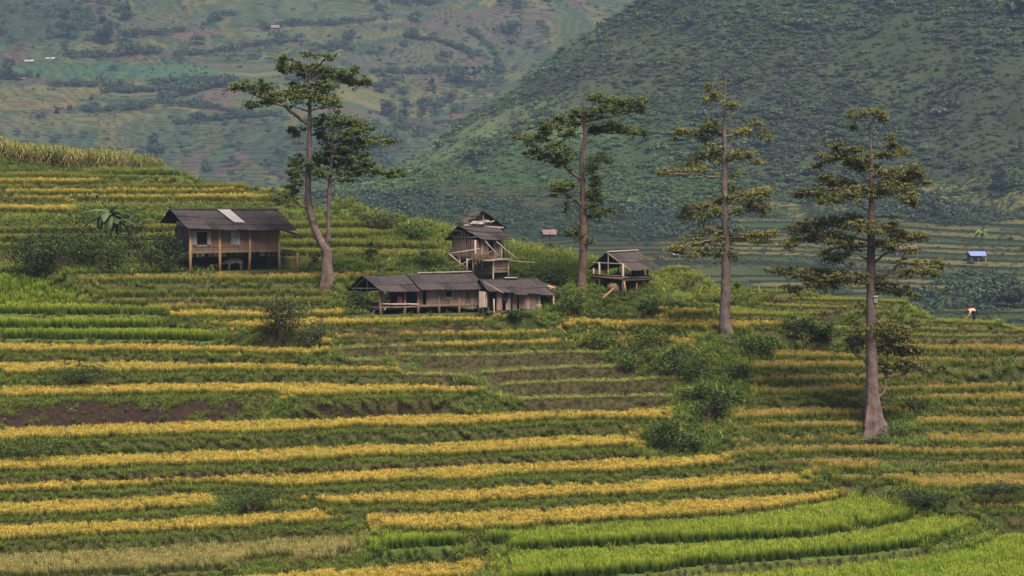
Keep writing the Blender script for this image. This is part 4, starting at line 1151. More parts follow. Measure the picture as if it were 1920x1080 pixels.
# firewood pile and basket on the hut's platform
pb = fr.w(L - .55, .35, zf - .06)
pile = MB()
for i in range(16):
    a = random.uniform(-.3, .3); c = pb + A3(fr) * random.uniform(-.5, .35) + B3(fr) * random.uniform(-.2, .3) + UP * (.05 + .028 * i * random.uniform(.5, 1))
    d_ = (A3(fr) * math.cos(a) + B3(fr) * math.sin(a) + UP * random.uniform(-.25, .25)) * random.uniform(.2, .4); pile.tube([c - d_, c + d_], [.035, .03], 6)
o = pile.build('firewood_pile', M_hay, None, True); recentre(o, pb); tag(o, 'small heap of firewood on the open end of the plank hut', 'firewood')
pb = fr.w(L - 1.25, .12, zf - .06); mb = MB(); mb.tube([pb, pb + UP * .2, pb + UP * .42, pb + UP * .43], [.20, .25, .27, .22], 12)
o = mb.build('basket', M_basket, None, True); recentre(o, pb); tag(o, 'round woven basket beside the firewood on the plank hut', 'basket')
cloth('hanging_clothes', 'dark blue clothes hung by the doorway of the plank hut', 'clothes', fr, 941.5, 953, 549, 565, -.06, M_navy, 5, 1.0)

# ---- the barn with two roofs
fr = Frame(892, 225.6, 940, 227.4)
base = fr.at(892, 503); base.z = ground_z(base.x, base.y)
H4 = thing('plank_barn', 'tall ramshackle plank barn with one roof raised above another', 'barn', base)
zw = lambda y: fr.at(900, y).z
nb = B3(fr); L = fr.L; W = 2.75
A, B = fr.at(902, 449.5, -.45), fr.at(960, 450.5, -.45); D, C = fr.at(860, 423, W / 2), fr.at(934, 427, W / 2)
E = fr.at(832.5, 452, W + .35); Fq = E + (C - D)
# turn the frame's depth so the gable spans the picture width it has
corrugated('roof', A, B, C, D, M_thatch, H4, wave=.2, amp=.02, seed=31, tiers=3, jag=.08, sag=.1)
corrugated('roof', E, Fq, C, D, M_thatch, H4, wave=.2, amp=.02, seed=32, tiers=3, jag=.08)
zf = zw(483)
gl = fr.at(848, 470, W - .1); g0 = Vector((gl.x, gl.y, 0)); g1 = fr.w(0, 0, 0); gm = (g0 + g1) / 2 + Vector((0, 0, 0))
gn = (g1 - g0).cross(UP).normalized()
ztp = zw(452)
mb = MB(); planks(mb, g0, gm, ztp, D.z - .3, zf, gn, .16, .26, .02, lean=.05, topjit=.06, miss=.04); planks(mb, gm, g1, D.z - .35, ztp, zf, gn, .16, .26, .03, lean=.05, topjit=.06, miss=.08)
mb.build('gable_wall', M_wall, H4)
mb = MB(); planks(mb, g1, fr.w(L * .52, 0, 0), ztp + .1, ztp + .1, zf, nb, .14, .22, .02, lean=.04, topjit=.05); planks(mb, fr.w(L * .68, 0, 0), fr.w(L, 0, 0), ztp + .1, ztp + .1, zf, nb, .12, .2, .02, lean=.04, topjit=.05); mb.build('side_wall', M_wall, H4)
gv = Vector((g0.x - g1.x, g0.y - g1.y, 0))
mb = MB(); planks(mb, g0, Vector((g0.x, g0.y, 0)) + A3(fr) * L, ztp, ztp, zf, gn); planks(mb, fr.w(L, 0, 0), fr.w(L, 0, 0) + gv, ztp, ztp, zf, gn)
i0 = g0.lerp(g1, .02) + A3(fr) * .3; i1 = g1 + A3(fr) * .3 + gv * .02; planks(mb, i0, i1, ztp, ztp, zf, gn); mb.build('wall', M_dark, H4)
mb = MB(); f0 = Vector((g1.x, g1.y, zf - .12)); f1 = Vector((g0.x, g0.y, zf - .12)); mb.slab(f0, f0 + A3(fr) * L, f1 + A3(fr) * L, f1, .1); mb.bar(f1 - gv * -.02, f0, .1, .12); mb.build('floor', M_dark, H4)
mb = MB(); mb.bar(Vector((g0.x, g0.y, zw(447))) - gn * -.05, Vector((g1.x, g1.y, zw(444))) - gn * -.05, .07); mb.build('tie_beam', M_grey, H4)
for (px, yt, t) in ((849, 483, W - .1), (862, 484, W * .65), (876, 484, W * .32), (891, 450, -.03), (904, 452, -.05), (940, 452, 0)):
    posts(fr, [(px, yt, t, .07)], H4, mat=M_grey)
posts(fr, [(951, 451, -.35, .05)], H4, mat=M_dark)
# the raised roof behind
fu = Frame(881, 228.6, 946, 229.2)
ap = fu.at(906, 395.5, -.4); lf = fu.at(876, 417, -.4); rt = fu.at(951.5, 428.5, -.4)
bk = B3(fu) * 2.6 + A3(fu) * -.2
corrugated('raised_roof', lf, lf + bk, ap + bk, ap, M_thatch, H4, wave=.2, amp=.02, seed=35, tiers=2)
corrugated('raised_roof', rt, rt + bk, ap + bk, ap, M_thatch, H4, wave=.2, amp=.02, seed=36, tiers=3)
mb = MB(); bl, br = fu.at(884, 424, 0.1), fu.at(942, 427, 0.1); ctr = fu.at(906, 400, .1)
planks(mb, Vector((bl.x, bl.y, 0)), Vector((ctr.x, ctr.y, 0)), fu.at(884, 415).z, ctr.z, bl.z - .6, B3(fu), .15, .25, .03, topjit=.04); planks(mb, Vector((ctr.x, ctr.y, 0)), Vector((br.x, br.y, 0)), ctr.z, fu.at(942, 424).z, bl.z - .6, B3(fu), .15, .25, .03, topjit=.04); mb.build('upper_gable', M_dark, H4)
mb = MB(); mb.bar(fu.at(906, 396, -.1), fu.at(906.5, 413, -.1), .08); mb.bar(fu.at(870, 421.5, -.3), fu.at(944, 426.5, -.3), .10); mb.bar(fu.at(871, 415, -.35), fu.at(884, 421, -.35), .06); mb.bar(fu.at(933, 425, -.3), fu.at(939, 433, -.3), .08); mb.build('upper_frame', M_grey, H4)
for px in (884, 944):
    for t in (.1, 2.2):
        top = fu.at(px, 424, t); mb = MB(); mb.tube([(top.x, top.y, ground_z(top.x, top.y) - .3), top], [.07, .06], 6); mb.build('post', M_dark, H4, True)
# tarpaulin bundle lying on the beam
mb = MB(); cs = []
for i, (px, py, rr) in enumerate(((882, 420.5, .10), (888, 418, .19), (895, 419.5, .15), (902, 419, .18), (908, 416, .18), (915, 415, .12), (921, 416.5, .07), (927, 414, .04))):
    cs.append((fu.at(px, py, -.42), rr))
mb.tube([c[0] for c in cs], [c[1] for c in cs], 14, None, lambda f, a, z: 1 + .25 * math.sin(3 * a + 20 * f) + .18 * math.sin(5 * a - 47 * f), True, .35); o = mb.build('tarpaulin', M_tarp, None, False)
recentre(o, cs[3][0] - UP * .2); tag(o, 'crumpled pale tarpaulin bundled under the raised barn roof', 'tarpaulin')
# pen in front
fp = Frame(925, 224.2, 953, 225.0)
base = fp.at(925, 512); base.z = ground_z(base.x, base.y)
PEN = thing('animal_pen', 'low plank pen with a flat stick roof in front of the barn', 'pen', base)
nbp = B3(fp); gz = base.z - .3
pl = fp.at(887, 500, 1.9)
mb = MB()
for y in (490, 495.5, 501, 506.5):
    a, b = fp.at(925, y + 4.6), fp.at(953, y + 3.8); c, d = fp.at(953, y), fp.at(925, y); mb.slab(a, b, c, d, .05)
mb.build('front_wall', M_wall, PEN)
mb = MB()
for y in (491, 496, 501, 506, 510):
    a, b = fp.at(887, y + 2.8, 2.0), fp.at(925, y + 3.3); mb.bar(a, b, .06, .14)
mb.build('side_slats', M_dark, PEN)
mb = MB(); c1 = fp.at(953, 500); c1b = c1 + nbp * 2.0
for y in (491, 498, 505):
    a = fp.at(953, y); mb.bar(a, a + nbp * 2.0, .05, .15); a = fp.at(925, y, 2.0); mb.bar(a, a + A3(fp) * 1.3, .05, .2)
mb.build('wall', M_dark, PEN)
for px, y, t in ((925, 486, 0), (953, 487, 0), (887, 488, 2.0), (945, 488, 2.0)): posts(fp, [(px, y, t, .06)], PEN, mat=M_grey)
mb = MB()
for i in range(15):
    t = -.35 + .18 * i; y0, y1 = 488.5 - .15 * i, 487.5 - .15 * i
    a = fp.at(925, 488.5, 0); mb.bar(fp.w(-.5 - random.uniform(0, .5), t, a.z + random.uniform(0, .08)), fp.w(1.35 + random.uniform(0, .5), t, a.z + .03 + random.uniform(0, .1)), random.uniform(.05, .14), .05)
mb.build('stick_roof', M_grey, PEN)
# brushwood heaped against the pen, poles leaning about the barn
bb = fp.at(906, 486, .6); br_ = MB()
for i in range(90):
    c = bb + Vector((random.uniform(-.9, .9), random.uniform(-.3, .4), random.uniform(-.1, .35))); d_ = Vector((random.uniform(-1, 1), random.uniform(-.4, .4), random.uniform(-.5, .9))).normalized() * random.uniform(.25, .6)
    br_.bar(c - d_, c + d_, .022)
o = br_.build('brushwood', M_hay); recentre(o, bb - UP * .3); tag(o, 'heap of dry twigs lying on the pen against the barn wall', 'brushwood')
POLES = [((910, 452, 225.1), (935.5, 480, 224.6), 'thin pole leaning from the barn eave down to the pen roof'),
         ((931, 453, 225.6), (972, 487, 224.6), 'long pole slanting from the right eave of the barn to the ground'),
         ((840, 475.5, 225.5), (900, 466, 225.0), 'bamboo pole tied level across the barn gable wall'),
         ((842, 476, 225.4), (876, 503, 225.2), 'pole sloping down to the right below the barn gable'),
         ((850, 503, 225.0), (888, 483, 225.0), 'pole sloping up to the right below the barn gable'),
         ((955, 488.5, 224.2), (1003, 492, 223.8), 'long bamboo pole lying level out to the right of the pen'),
         ((903, 477, 225.0), (923, 471, 225.2), 'short stick across the side wall of the barn')]
for p, q, lb in POLES:
    a, b = P(*p), P(*q); mb = MB(); mb.tube([a, a.lerp(b, .5) - UP * .03, b], [.045, .042, .03], 6); lo_ = a if a.z < b.z else b
    o = mb.build('pole', M_grey, None, True); recentre(o, lo_); tag(o, lb, 'pole', group='poles leaning about the barn')

# ---- the open shelter
fr = Frame(1168, 220.4, 1214.5, 221.9)
base = fr.at(1168, 545); base.z = ground_z(base.x, base.y)
H5 = thing('open_shelter', 'open field shelter with a raised log platform under a dark roof', 'shelter', base)
nb = B3(fr); L = fr.L; W = 2.9
zw = lambda y: fr.at(1180, y).z
A, B = fr.at(1184, 507, -.55), fr.at(1240, 505, -.55); D, C = fr.at(1138, 473, W / 2), fr.at(1196, 470, W / 2)
E = fr.at(1102, 506.5, W + .3); Fq = E + (C - D)
corrugated('roof', A, B, C, D, M_thatch, H5, wave=.22, amp=.025, seed=41, tiers=2, jag=.07, sag=.08)
corrugated('roof', E, Fq, C, D, M_thatch, H5, wave=.22, amp=.025, seed=42, tiers=2, jag=.12, sag=.12)
mb = MB(); mb.bar(A + A3(fr) * -.02 - UP * .02, D - UP * .02, .08, .06); mb.bar(D + UP * .06, C + UP * .06, .2, .05); mb.build('barge_board', M_grey, H5)
gl = fr.at(1113, 517, W - .2); gv = Vector((gl.x, gl.y, 0)) - fr.w(0, 0, 0)
zp = zw(517); 
def cw(k, g, z): q = fr.w(k, 0, 0) + gv * g; return Vector((q.x, q.y, z))
mb = MB(); mb.slab(cw(-.05, -.03, zp - .12), cw(L + .15, -.03, zp - .12), cw(L + .15, 1.03, zp - .12), cw(-.05, 1.03, zp - .12), .08)
mb.tube([cw(-.1, -.05, zw(522)), cw(-.1, 1.05, zw(521))], [.12, .10], 8); mb.tube([cw(-.1, -.05, zw(520)), cw(L + .25, -.05, zw(522.5))], [.10, .11], 8); mb.tube([cw(-.12, -.03, zw(517)), cw(-.12, 1.05, zw(516))], [.05, .05], 6); mb.tube([cw(-.1, -.06, zw(525)), cw(L + .25, -.06, zw(525.5))], [.07, .08], 8)
mb.build('platform', M_dark, H5, True)
PS = []
for k, g, yt, rad, m_ in ((0, 0, 494, .09, M_grey), (L, 0, 505, .08, M_dark), (L * .55, 0, 526, .06, M_post), (0, 1, 505, .07, M_grey), (0, .8, 493, .07, M_grey), (L, 1, 503, .06, M_dark), (L * .5, 1, 503, .06, M_dark), (L * .4, .45, 524, .12, M_dark), (L * .75, .02, 506, .05, M_dark), (L * .55, .5, 500, .05, M_dark)):
    top = cw(k, g, zw(yt)); mb = MB(); mb.tube([(top.x, top.y, ground_z(top.x, top.y) - .35), top], [rad * 1.1, rad], 8, None, None, True, .15); mb.build('post', m_, H5, True)
mb = MB(); mb.bar(cw(0, 0, zw(494)), cw(0, 1, zw(494)), .07); q = cw(0, .5, zw(517)); mb.bar(q, Vector((q.x, q.y, D.z - .15)), .05); mb.build('gable_truss', M_grey, H5)
mb = MB(); a, b = fr.at(1170, 526, -.15), fr.at(1173.5, 552, -.35); mb.tube([a, b], [.07, .08], 6); mb.build('brace', M_post, H5, True)
a, b = P(1130, 559.5, 218.6), P(1151, 540, 220.0); mb = MB(); mb.tube([a, a.lerp(b, .5), b], [.065, .065, .055], 8); o = mb.build('log', M_post, None, True); recentre(o, a); tag(o, 'pale log propped against the hay heap below the shelter', 'log')
hb_ = P(1151, 552, 221.0); hb_.z = ground_z(hb_.x, hb_.y) - .1
mb = MB()
V = []; Fc = []; n, m = 20, 12
for j in range(m + 1):
    for i in range(n):
        th = PI * j / m; a = 2 * PI * i / n; v = Vector((math.sin(th) * math.cos(a) * .55, math.sin(th) * math.sin(a) * .5, .42 - math.cos(th) * .48)); v *= 1 + .18 * mnoise.noise(v * 4.0); V.append(hb_ + v)
for j in range(m):
    for i in range(n): Fc.append((j * n + i, j * n + (i + 1) % n, (j + 1) * n + (i + 1) % n, (j + 1) * n + i))
mb.add(V, Fc)
for i in range(160):
    th = random.uniform(.1, PI * .8); a = random.uniform(0, 2 * PI); v = Vector((math.sin(th) * math.cos(a) * .55, math.sin(th) * math.sin(a) * .5, .42 + math.cos(th) * .48)); d_ = Vector((random.gauss(0, 1), random.gauss(0, 1), random.gauss(0, .6))).normalized() * .13; mb.bar(hb_ + v - d_, hb_ + v + d_, .014)
o = mb.build('hay_heap', M_hay, None, True); recentre(o, hb_); tag(o, 'round brown hay heap stored beneath the shelter platform', 'hay heap')
bb = cw(L * .72, .12, zp + .0); mb = MB()
for (dx, dz, r1, r2) in ((-.25, 0, .24, .2), (.1, 0, .3, .22), (.42, 0, .2, .14)):
    c = bb + A3(fr) * dx; mb.tube([c, c + UP * .22, c + UP * .46 + A3(fr) * .05, c + UP * (.55 + .15 * (dx == .1))], [r1, r1 * 1.05, r2, r2 * .45], 10, None, lambda f, a, z: 1 + .18 * math.sin(3 * a + 9 * f), True)
o = mb.build('cloth_bundle', M_navy, None, True); recentre(o, bb); tag(o, 'dark cloth bundles piled at the right end of the shelter platform', 'bundle')

# stakes and small posts
def stake(px, py0, py1, lb, rad=.05, lean=0.0, mat=None):
    g = hit(px, py0); top = P(px + lean, py1, g.y); mb = MB(); mb.tube([g - UP * .3, g.lerp(top, .5), top], [rad, rad, rad * .8], 6)
    o = mb.build('stake', mat or M_post, None, True); recentre(o, g); tag(o, lb, 'stake')
stake(1103, 632, 618, 'short reddish stake standing above the harvested steps', .07)
stake(591, 497, 481, 'thin upright stake between the shuttered house and its forked tree', .05)
stake(832, 492, 470, 'thin upright stake left of the barn', .05)
a, b = P(659, 506, 227.2), P(704, 498, 226.6); mb = MB(); mb.tube([a, a.lerp(b, .5), b], [.05, .05, .045], 6); o = mb.build('pole', M_grey, None, True); recentre(o, a); tag(o, 'pale fallen pole leaning at the foot of the small dark tree', 'pole')

# ---- far huts
def far_hut(name, label, px0, px1, ye, yr, yb, d, roofcol, wallcol, posts_=False, on=None, depth=4.0):
    fr = Frame(px0, d, px1, d + .12 * (px1 - px0) * d / F); L = fr.L
    g = fr.at((px0 + px1) / 2, yb); t = thing(name, label, 'hut', g)
    ov = .5; a, b = fr.at(px0, ye, -ov), fr.at(px1, ye, -ov); zr = fr.at(px0, yr, depth / 2).z
    r0 = fr.w(-.2, depth / 2, zr); r1 = fr.w(L + .2, depth / 2, zr)
    mb = MB(); mb.slab(a, b, r1, r0, .08); c, d_ = fr.w(-.2, depth + ov, a.z), fr.w(L + .2, depth + ov, a.z); mb.slab(r0, r1, d_, c, .08); mb.build('roof', roofcol, t)
    zt = a.z + .25; zb = g.z - 1.0
    if posts_:
        for k in (.06, .5, .94):
            for tt in (.1, depth - .1): mb = MB(); q = fr.w(L * k, tt, zb); mb.bar(q, Vector((q.x, q.y, zt)), .22); mb.build('post', M_post, t)
        mb = MB(); q = fr.w(.2, .2, g.z + (zt - g.z) * .35); mb.slab(q, fr.w(L - .2, .2, q.z), fr.w(L - .2, depth - .2, q.z), fr.w(.2, depth - .2, q.z), .15); mb.slab(fr.w(.2, depth - .4, q.z), fr.w(L - .2, depth - .4, q.z), fr.w(L - .2, depth - .4, zt), fr.w(.2, depth - .4, zt), .05); mb.build('platform', M_dark, t)
    else:
        mb = MB()
        for (k0, t0), (k1, t1) in (((.1, .1), (L - .1, .1)), ((L - .1, .1), (L - .1, depth - .1)), ((.1, depth - .1), (L - .1, depth - .1)), ((.1, .1), (.1, depth - .1))): mb.slab(fr.w(k0, t0, zb), fr.w(k1, t1, zb), fr.w(k1, t1, zt), fr.w(k0, t0, zt), .08)
        mb.build('wall', wallcol, t)
        mb = MB(); mb.slab(fr.w(L * .4, .02, g.z), fr.w(L * .55, .02, g.z), fr.w(L * .55, .02, g.z + 1.8), fr.w(L * .4, .02, g.z + 1.8), -.05); mb.build('door', M_black, t)
    return t
M_blue = plain_mat('blue_roof_sheet', (.12, .15, .36), .6, .3, 1, .3)
M_red = plain_mat('rusty_pink_roof', (.12, .075, .075), .8, .2, 1, .3)
M_white = plain_mat('white_roof_sheet', (.17, .17, .195), .6, .3, 1, .2)
M_buff = plain_mat('buff_wall', (.20, .16, .13), .9, .1, 1, .3)
q = on_mountain(1836, 491); far_hut('field_hut', 'tiny open hut with a blue roof among the valley paddies', 1820, 1850, 480, 472, 490, q.y, M_blue, M_dark, True)
q = on_mountain(1035, 448); far_hut('field_hut', 'tiny hut with a rusty pink roof at the foot of the mountain', 1019, 1044, 440, 431, 448, q.y, M_red, M_dark)
q = on_mountain(1268, 484); far_hut('field_hut', 'tiny pale roofed hut in the valley left of the slim spire tree', 1262, 1275, 478, 475, 485, q.y, M_white, M_dark, True)
q = on_mountain(1705, 478); far_hut('field_hut', 'dark low hut in the valley seen through the big right tree', 1680, 1722, 468, 460, 478, q.y, M_dark, M_buff, True)
q = on_hill(54, 119); far_hut('farmhouse', 'white roofed farmhouse on the far hillside beside the dark wood', 46, 63, 115.5, 112, 119, q.y, M_white, M_dark)
q = on_hill(95, 112); far_hut('farmhouse', 'small grey roofed farmhouse on the far hillside above a field track', 86, 103, 110.5, 107.5, 113, q.y, M_white, M_buff)
q = on_hill(196, 99); far_hut('farmhouse', 'long low shed with a cream roof on the far hillside', 188, 206, 99, 96, 101, q.y, M_tarp, M_buff)
q = on_hill(215, 98); far_hut('farmhouse', 'short shed with a white roof next to the long cream shed', 208, 224, 98, 95.5, 100, q.y, M_white, M_buff)
q = on_hill(515, 56); far_hut('farmhouse', 'brown roofed farmhouse high on the far hillside', 506, 524, 52, 47, 57, q.y, M_red, M_dark)
q = on_hill(36, 150); far_hut('farmhouse', 'thatched buff shed below the dark trees on the far hillside', 26, 47, 148, 143, 153, q.y, M_hay, M_buff)
# ------------------------------------------------------------------ the tall kapok trees
def bark_mat(name, lo, hi, moss):
    b = NT(name); tc = b.n('ShaderNodeTexCoord'); o = tc.outputs['Object']
    n1 = b.noise(b.mapping(o, (2.0, 2.0, .8)), 1.3, 7, .75); n2 = b.noise(b.mapping(o, (1, 1, 4)), 1.1, 4)
    f = b.math('ADD', b.math('MULTIPLY', n1, .8), b.math('MULTIPLY', n2, .4)); f = b.math('MULTIPLY', b.math('SUBTRACT', f, .35, True), 2.0, True)
    c = b.mix(f, lo, hi)
    g = b.math('MULTIPLY', b.math('SUBTRACT', b.noise(o, 1.1, 5, .7), .56, True), 6, True)
    c = b.mix(b.math('MULTIPLY', g, .7), c, moss)
    sc = b.math('MULTIPLY', b.math('SUBTRACT', b.noise(b.mapping(o, (1.3, 1.3, 2.6)), 1.9, 4, .75), .57, True), 9, True)
    c = b.mix(b.math('MULTIPLY', sc, .8), c, (.022, .016, .014))
    return b.finish(c, .9, .2, 0, n1, .9, .14)
M_bark = bark_mat('pinkish_bark', (.035, .024, .024), (.145, .102, .098), (.20, .17, .155))
M_bark2 = bark_mat('brown_bark', (.028, .018, .015), (.135, .082, .064), (.06, .065, .03))
M_bark3 = bark_mat('grey_bark', (.035, .027, .026), (.15, .115, .105), (.03, .024, .022))
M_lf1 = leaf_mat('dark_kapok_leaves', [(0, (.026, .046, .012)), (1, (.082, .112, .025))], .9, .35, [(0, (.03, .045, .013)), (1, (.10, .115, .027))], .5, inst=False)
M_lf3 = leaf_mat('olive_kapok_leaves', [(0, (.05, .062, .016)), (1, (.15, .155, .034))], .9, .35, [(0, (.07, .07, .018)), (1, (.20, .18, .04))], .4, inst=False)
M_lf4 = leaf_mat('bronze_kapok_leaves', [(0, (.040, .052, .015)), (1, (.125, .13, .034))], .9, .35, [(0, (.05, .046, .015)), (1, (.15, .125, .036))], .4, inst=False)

def smooth_path(pts, rad, k=4):
    """Catmull-Rom through the traced joints"""
    out = []; rr = []
    n = len(pts)
    for i in range(n - 1):
        p0, p1, p2, p3 = pts[max(i - 1, 0)], pts[i], pts[i + 1], pts[min(i + 2, n - 1)]
        for j in range(k):
            t = j / k
            out.append(.5 * ((2 * p1) + (p2 - p0) * t + (2 * p0 - 5 * p1 + 4 * p2 - p3) * t * t + (3 * p1 - p0 - 3 * p2 + p3) * t ** 3)); rr.append(rad[i] * (1 - t) + rad[i + 1] * t)
    out.append(pts[-1]); rr.append(rad[-1]); return out, rr

def kapok(label, ox, oy, sc, d, trunks, branches, pads, mat_b, mat_l, seed, flare=(3, .5, 2.2), leaf=.25, dens=105, loose=1.0, extra=()):
    """trunks and branches follow measured joints (zoomed pixels); every bough leaves the trunk towards or away from the viewer by its own amount"""
    rng = np.random.default_rng(seed); rd = random.Random(seed)
    q = lambda x, y, dd=0: P(ox + x / sc, oy + y / sc, d + dd)
    mpx = d / F / sc
    b0 = trunks[0][0]; d = hit(ox + b0[0] / sc, oy + b0[1] / sc).y + .4
    q = lambda x, y, dd=0: P(ox + x / sc, oy + y / sc, d + dd)
    mpx = d / F / sc
    g = q(b0[0], b0[1]); g.z = ground_z(g.x, g.y)
    t = thing('kapok_tree', label, 'tree', g, 'tall kapok trees on the terraces')
    nodes = []     # (x, y, depth) of wood
    for ti, tr in enumerate(trunks):
        pts = [q(x, y, dz) for x, y, w_, dz in tr]; rad = [w_ * mpx / 2 for x, y, w_, dz in tr]
        if ti == 0: pts[0] = Vector((pts[0].x, pts[0].y, g.z - .5))
        pp, rr = smooth_path(pts, rad, 6)
        nf, fa, fh = flare; z0 = g.z
        fl = (lambda f, a, z: 1 + fa * max(0, 1 - (z - z0) / fh) ** 1.6 * (.22 + .78 * max(0, math.cos(nf * a + seed)) ** 3)) if ti == 0 else None
        mb = MB(); mb.tube(pp, rr, 40 if ti == 0 else 14, None, fl, True, .16); mb.build('trunk', mat_b, t, True)
        for i, (x, y, w_, dz) in enumerate(tr): nodes.append((x, y, dz))
    for bi, br in enumerate(branches):
        w0 = br[0]; pts_ = br[1]; side = rd.choice((-1, 1)) * rd.uniform(.15, .7)
        x0, y0 = pts_[0]; base_d = min(nodes, key=lambda n: (n[0] - x0) ** 2 + (n[1] - y0) ** 2)[2]
        P3 = []; R3 = []; L = 0
        for i, (x, y) in enumerate(pts_):
            if i: L += math.hypot(x - pts_[i - 1][0], y - pts_[i - 1][1]) * mpx
            dz = base_d + side * L; P3.append(q(x, y, dz)); R3.append(max(.018, w0 * mpx / 2 * (1 - .72 * i / max(1, len(pts_) - 1)))); nodes.append((x, y, dz))
        pp, rr = smooth_path(P3, R3, 4); pp = [pp[0]] + [p + Vector((rd.gauss(0, .03), rd.gauss(0, .03), rd.gauss(0, .03))) for p in pp[1:]]
        mb = MB(); mb.tube(pp, rr, 8, None, None, True, .2); mb.build('branch', mat_b, t, True)
    cr = MB(); tw = MB()
    for (x, y, rx, ry) in pads:
        nx = min(nodes, key=lambda n: ((n[0] - x) ** 2 + ((n[1] - y - ry * .4) * 1.3) ** 2) + (900 if n[1] < y - ry else 0))
        dz = nx[2] + rd.gauss(0, .35) + rd.choice((-1, 1)) * min(1.1, math.hypot(nx[0] - x, nx[1] - y) * mpx * .5)
        c = q(x, y, dz); RX, RY = rx * mpx * 1.08, ry * mpx * 1.7; RD = max(RX * .85, .4)
        s = q(nx[0], nx[1], nx[2])
        if (c - s).length < 4.5:
            m_ = s.lerp(c, .55) + Vector((0, 0, .08)); tw.tube([s, m_, c + Vector((0, 0, RY * .2))], [.05, .035, .012], 5)
        for k in range(5):
            e = c + Vector((rd.uniform(-1, 1) * RX * .85, rd.uniform(-1, 1) * RD * .8, rd.uniform(-.5, .9) * RY)); tw.tube([c, c.lerp(e, .6) + Vector((0, 0, -.05)), e], [.024, .016, .008], 4)
        leaf_ball(cr, c + Vector((0, 0, -.05)), RX * 1.1, RD * 1.05, RY * .95, int(dens * .75 * RX * RY * PI), leaf, rng, .1, .7)
        # foliage in small whorled sprays, gaps between them
        nsp = max(5, int(RX * RD * 9 * loose)); n_each = int(dens * 1.9 * RX * RY * PI / nsp) + 8
        for k in range(nsp):
            a = rd.uniform(0, 2 * PI); rr_ = math.sqrt(rd.random()); zz = rd.uniform(-.75, .85) * (1 - .45 * rr_)
            sc_ = Vector((math.cos(a) * rr_ * RX, math.sin(a) * rr_ * RD, zz * RY))
            leaf_ball(cr, c + sc_, .40 * rd.uniform(.6, 1.4), .40, .17 * rd.uniform(.6, 1.5), int(n_each * .62), leaf, rng, .1, .9)
    for br in branches:          # leafy sprays all along the outer boughs
        for (x0, y0), (x1, y1) in list(zip(br[1][:-1], br[1][1:]))[(1 if len(br[1]) > 2 else 0):]:
            for k in range(max(1, int(math.hypot(x1 - x0, y1 - y0) * mpx / .38))):
                f = rd.random(); x, y = x0 + (x1 - x0) * f, y0 + (y1 - y0) * f; nn = min(nodes, key=lambda n: (n[0] - x) ** 2 + (n[1] - y) ** 2)
                leaf_ball(cr, q(x, y - 6, nn[2] + rd.gauss(0, .4)) + Vector((0, 0, rd.uniform(-.1, .3))), .32, .32, .18, int(dens * .16), leaf, rng, .2, .9)
    nf = len(cr.f); cr.add(tw.v, tw.f, .5); co = cr.build('crown', mat_l, t); co.data.materials.append(mat_b)
    co.data.polygons.foreach_set('material_index', [0] * nf + [1] * (len(cr.f) - nf))
    return t

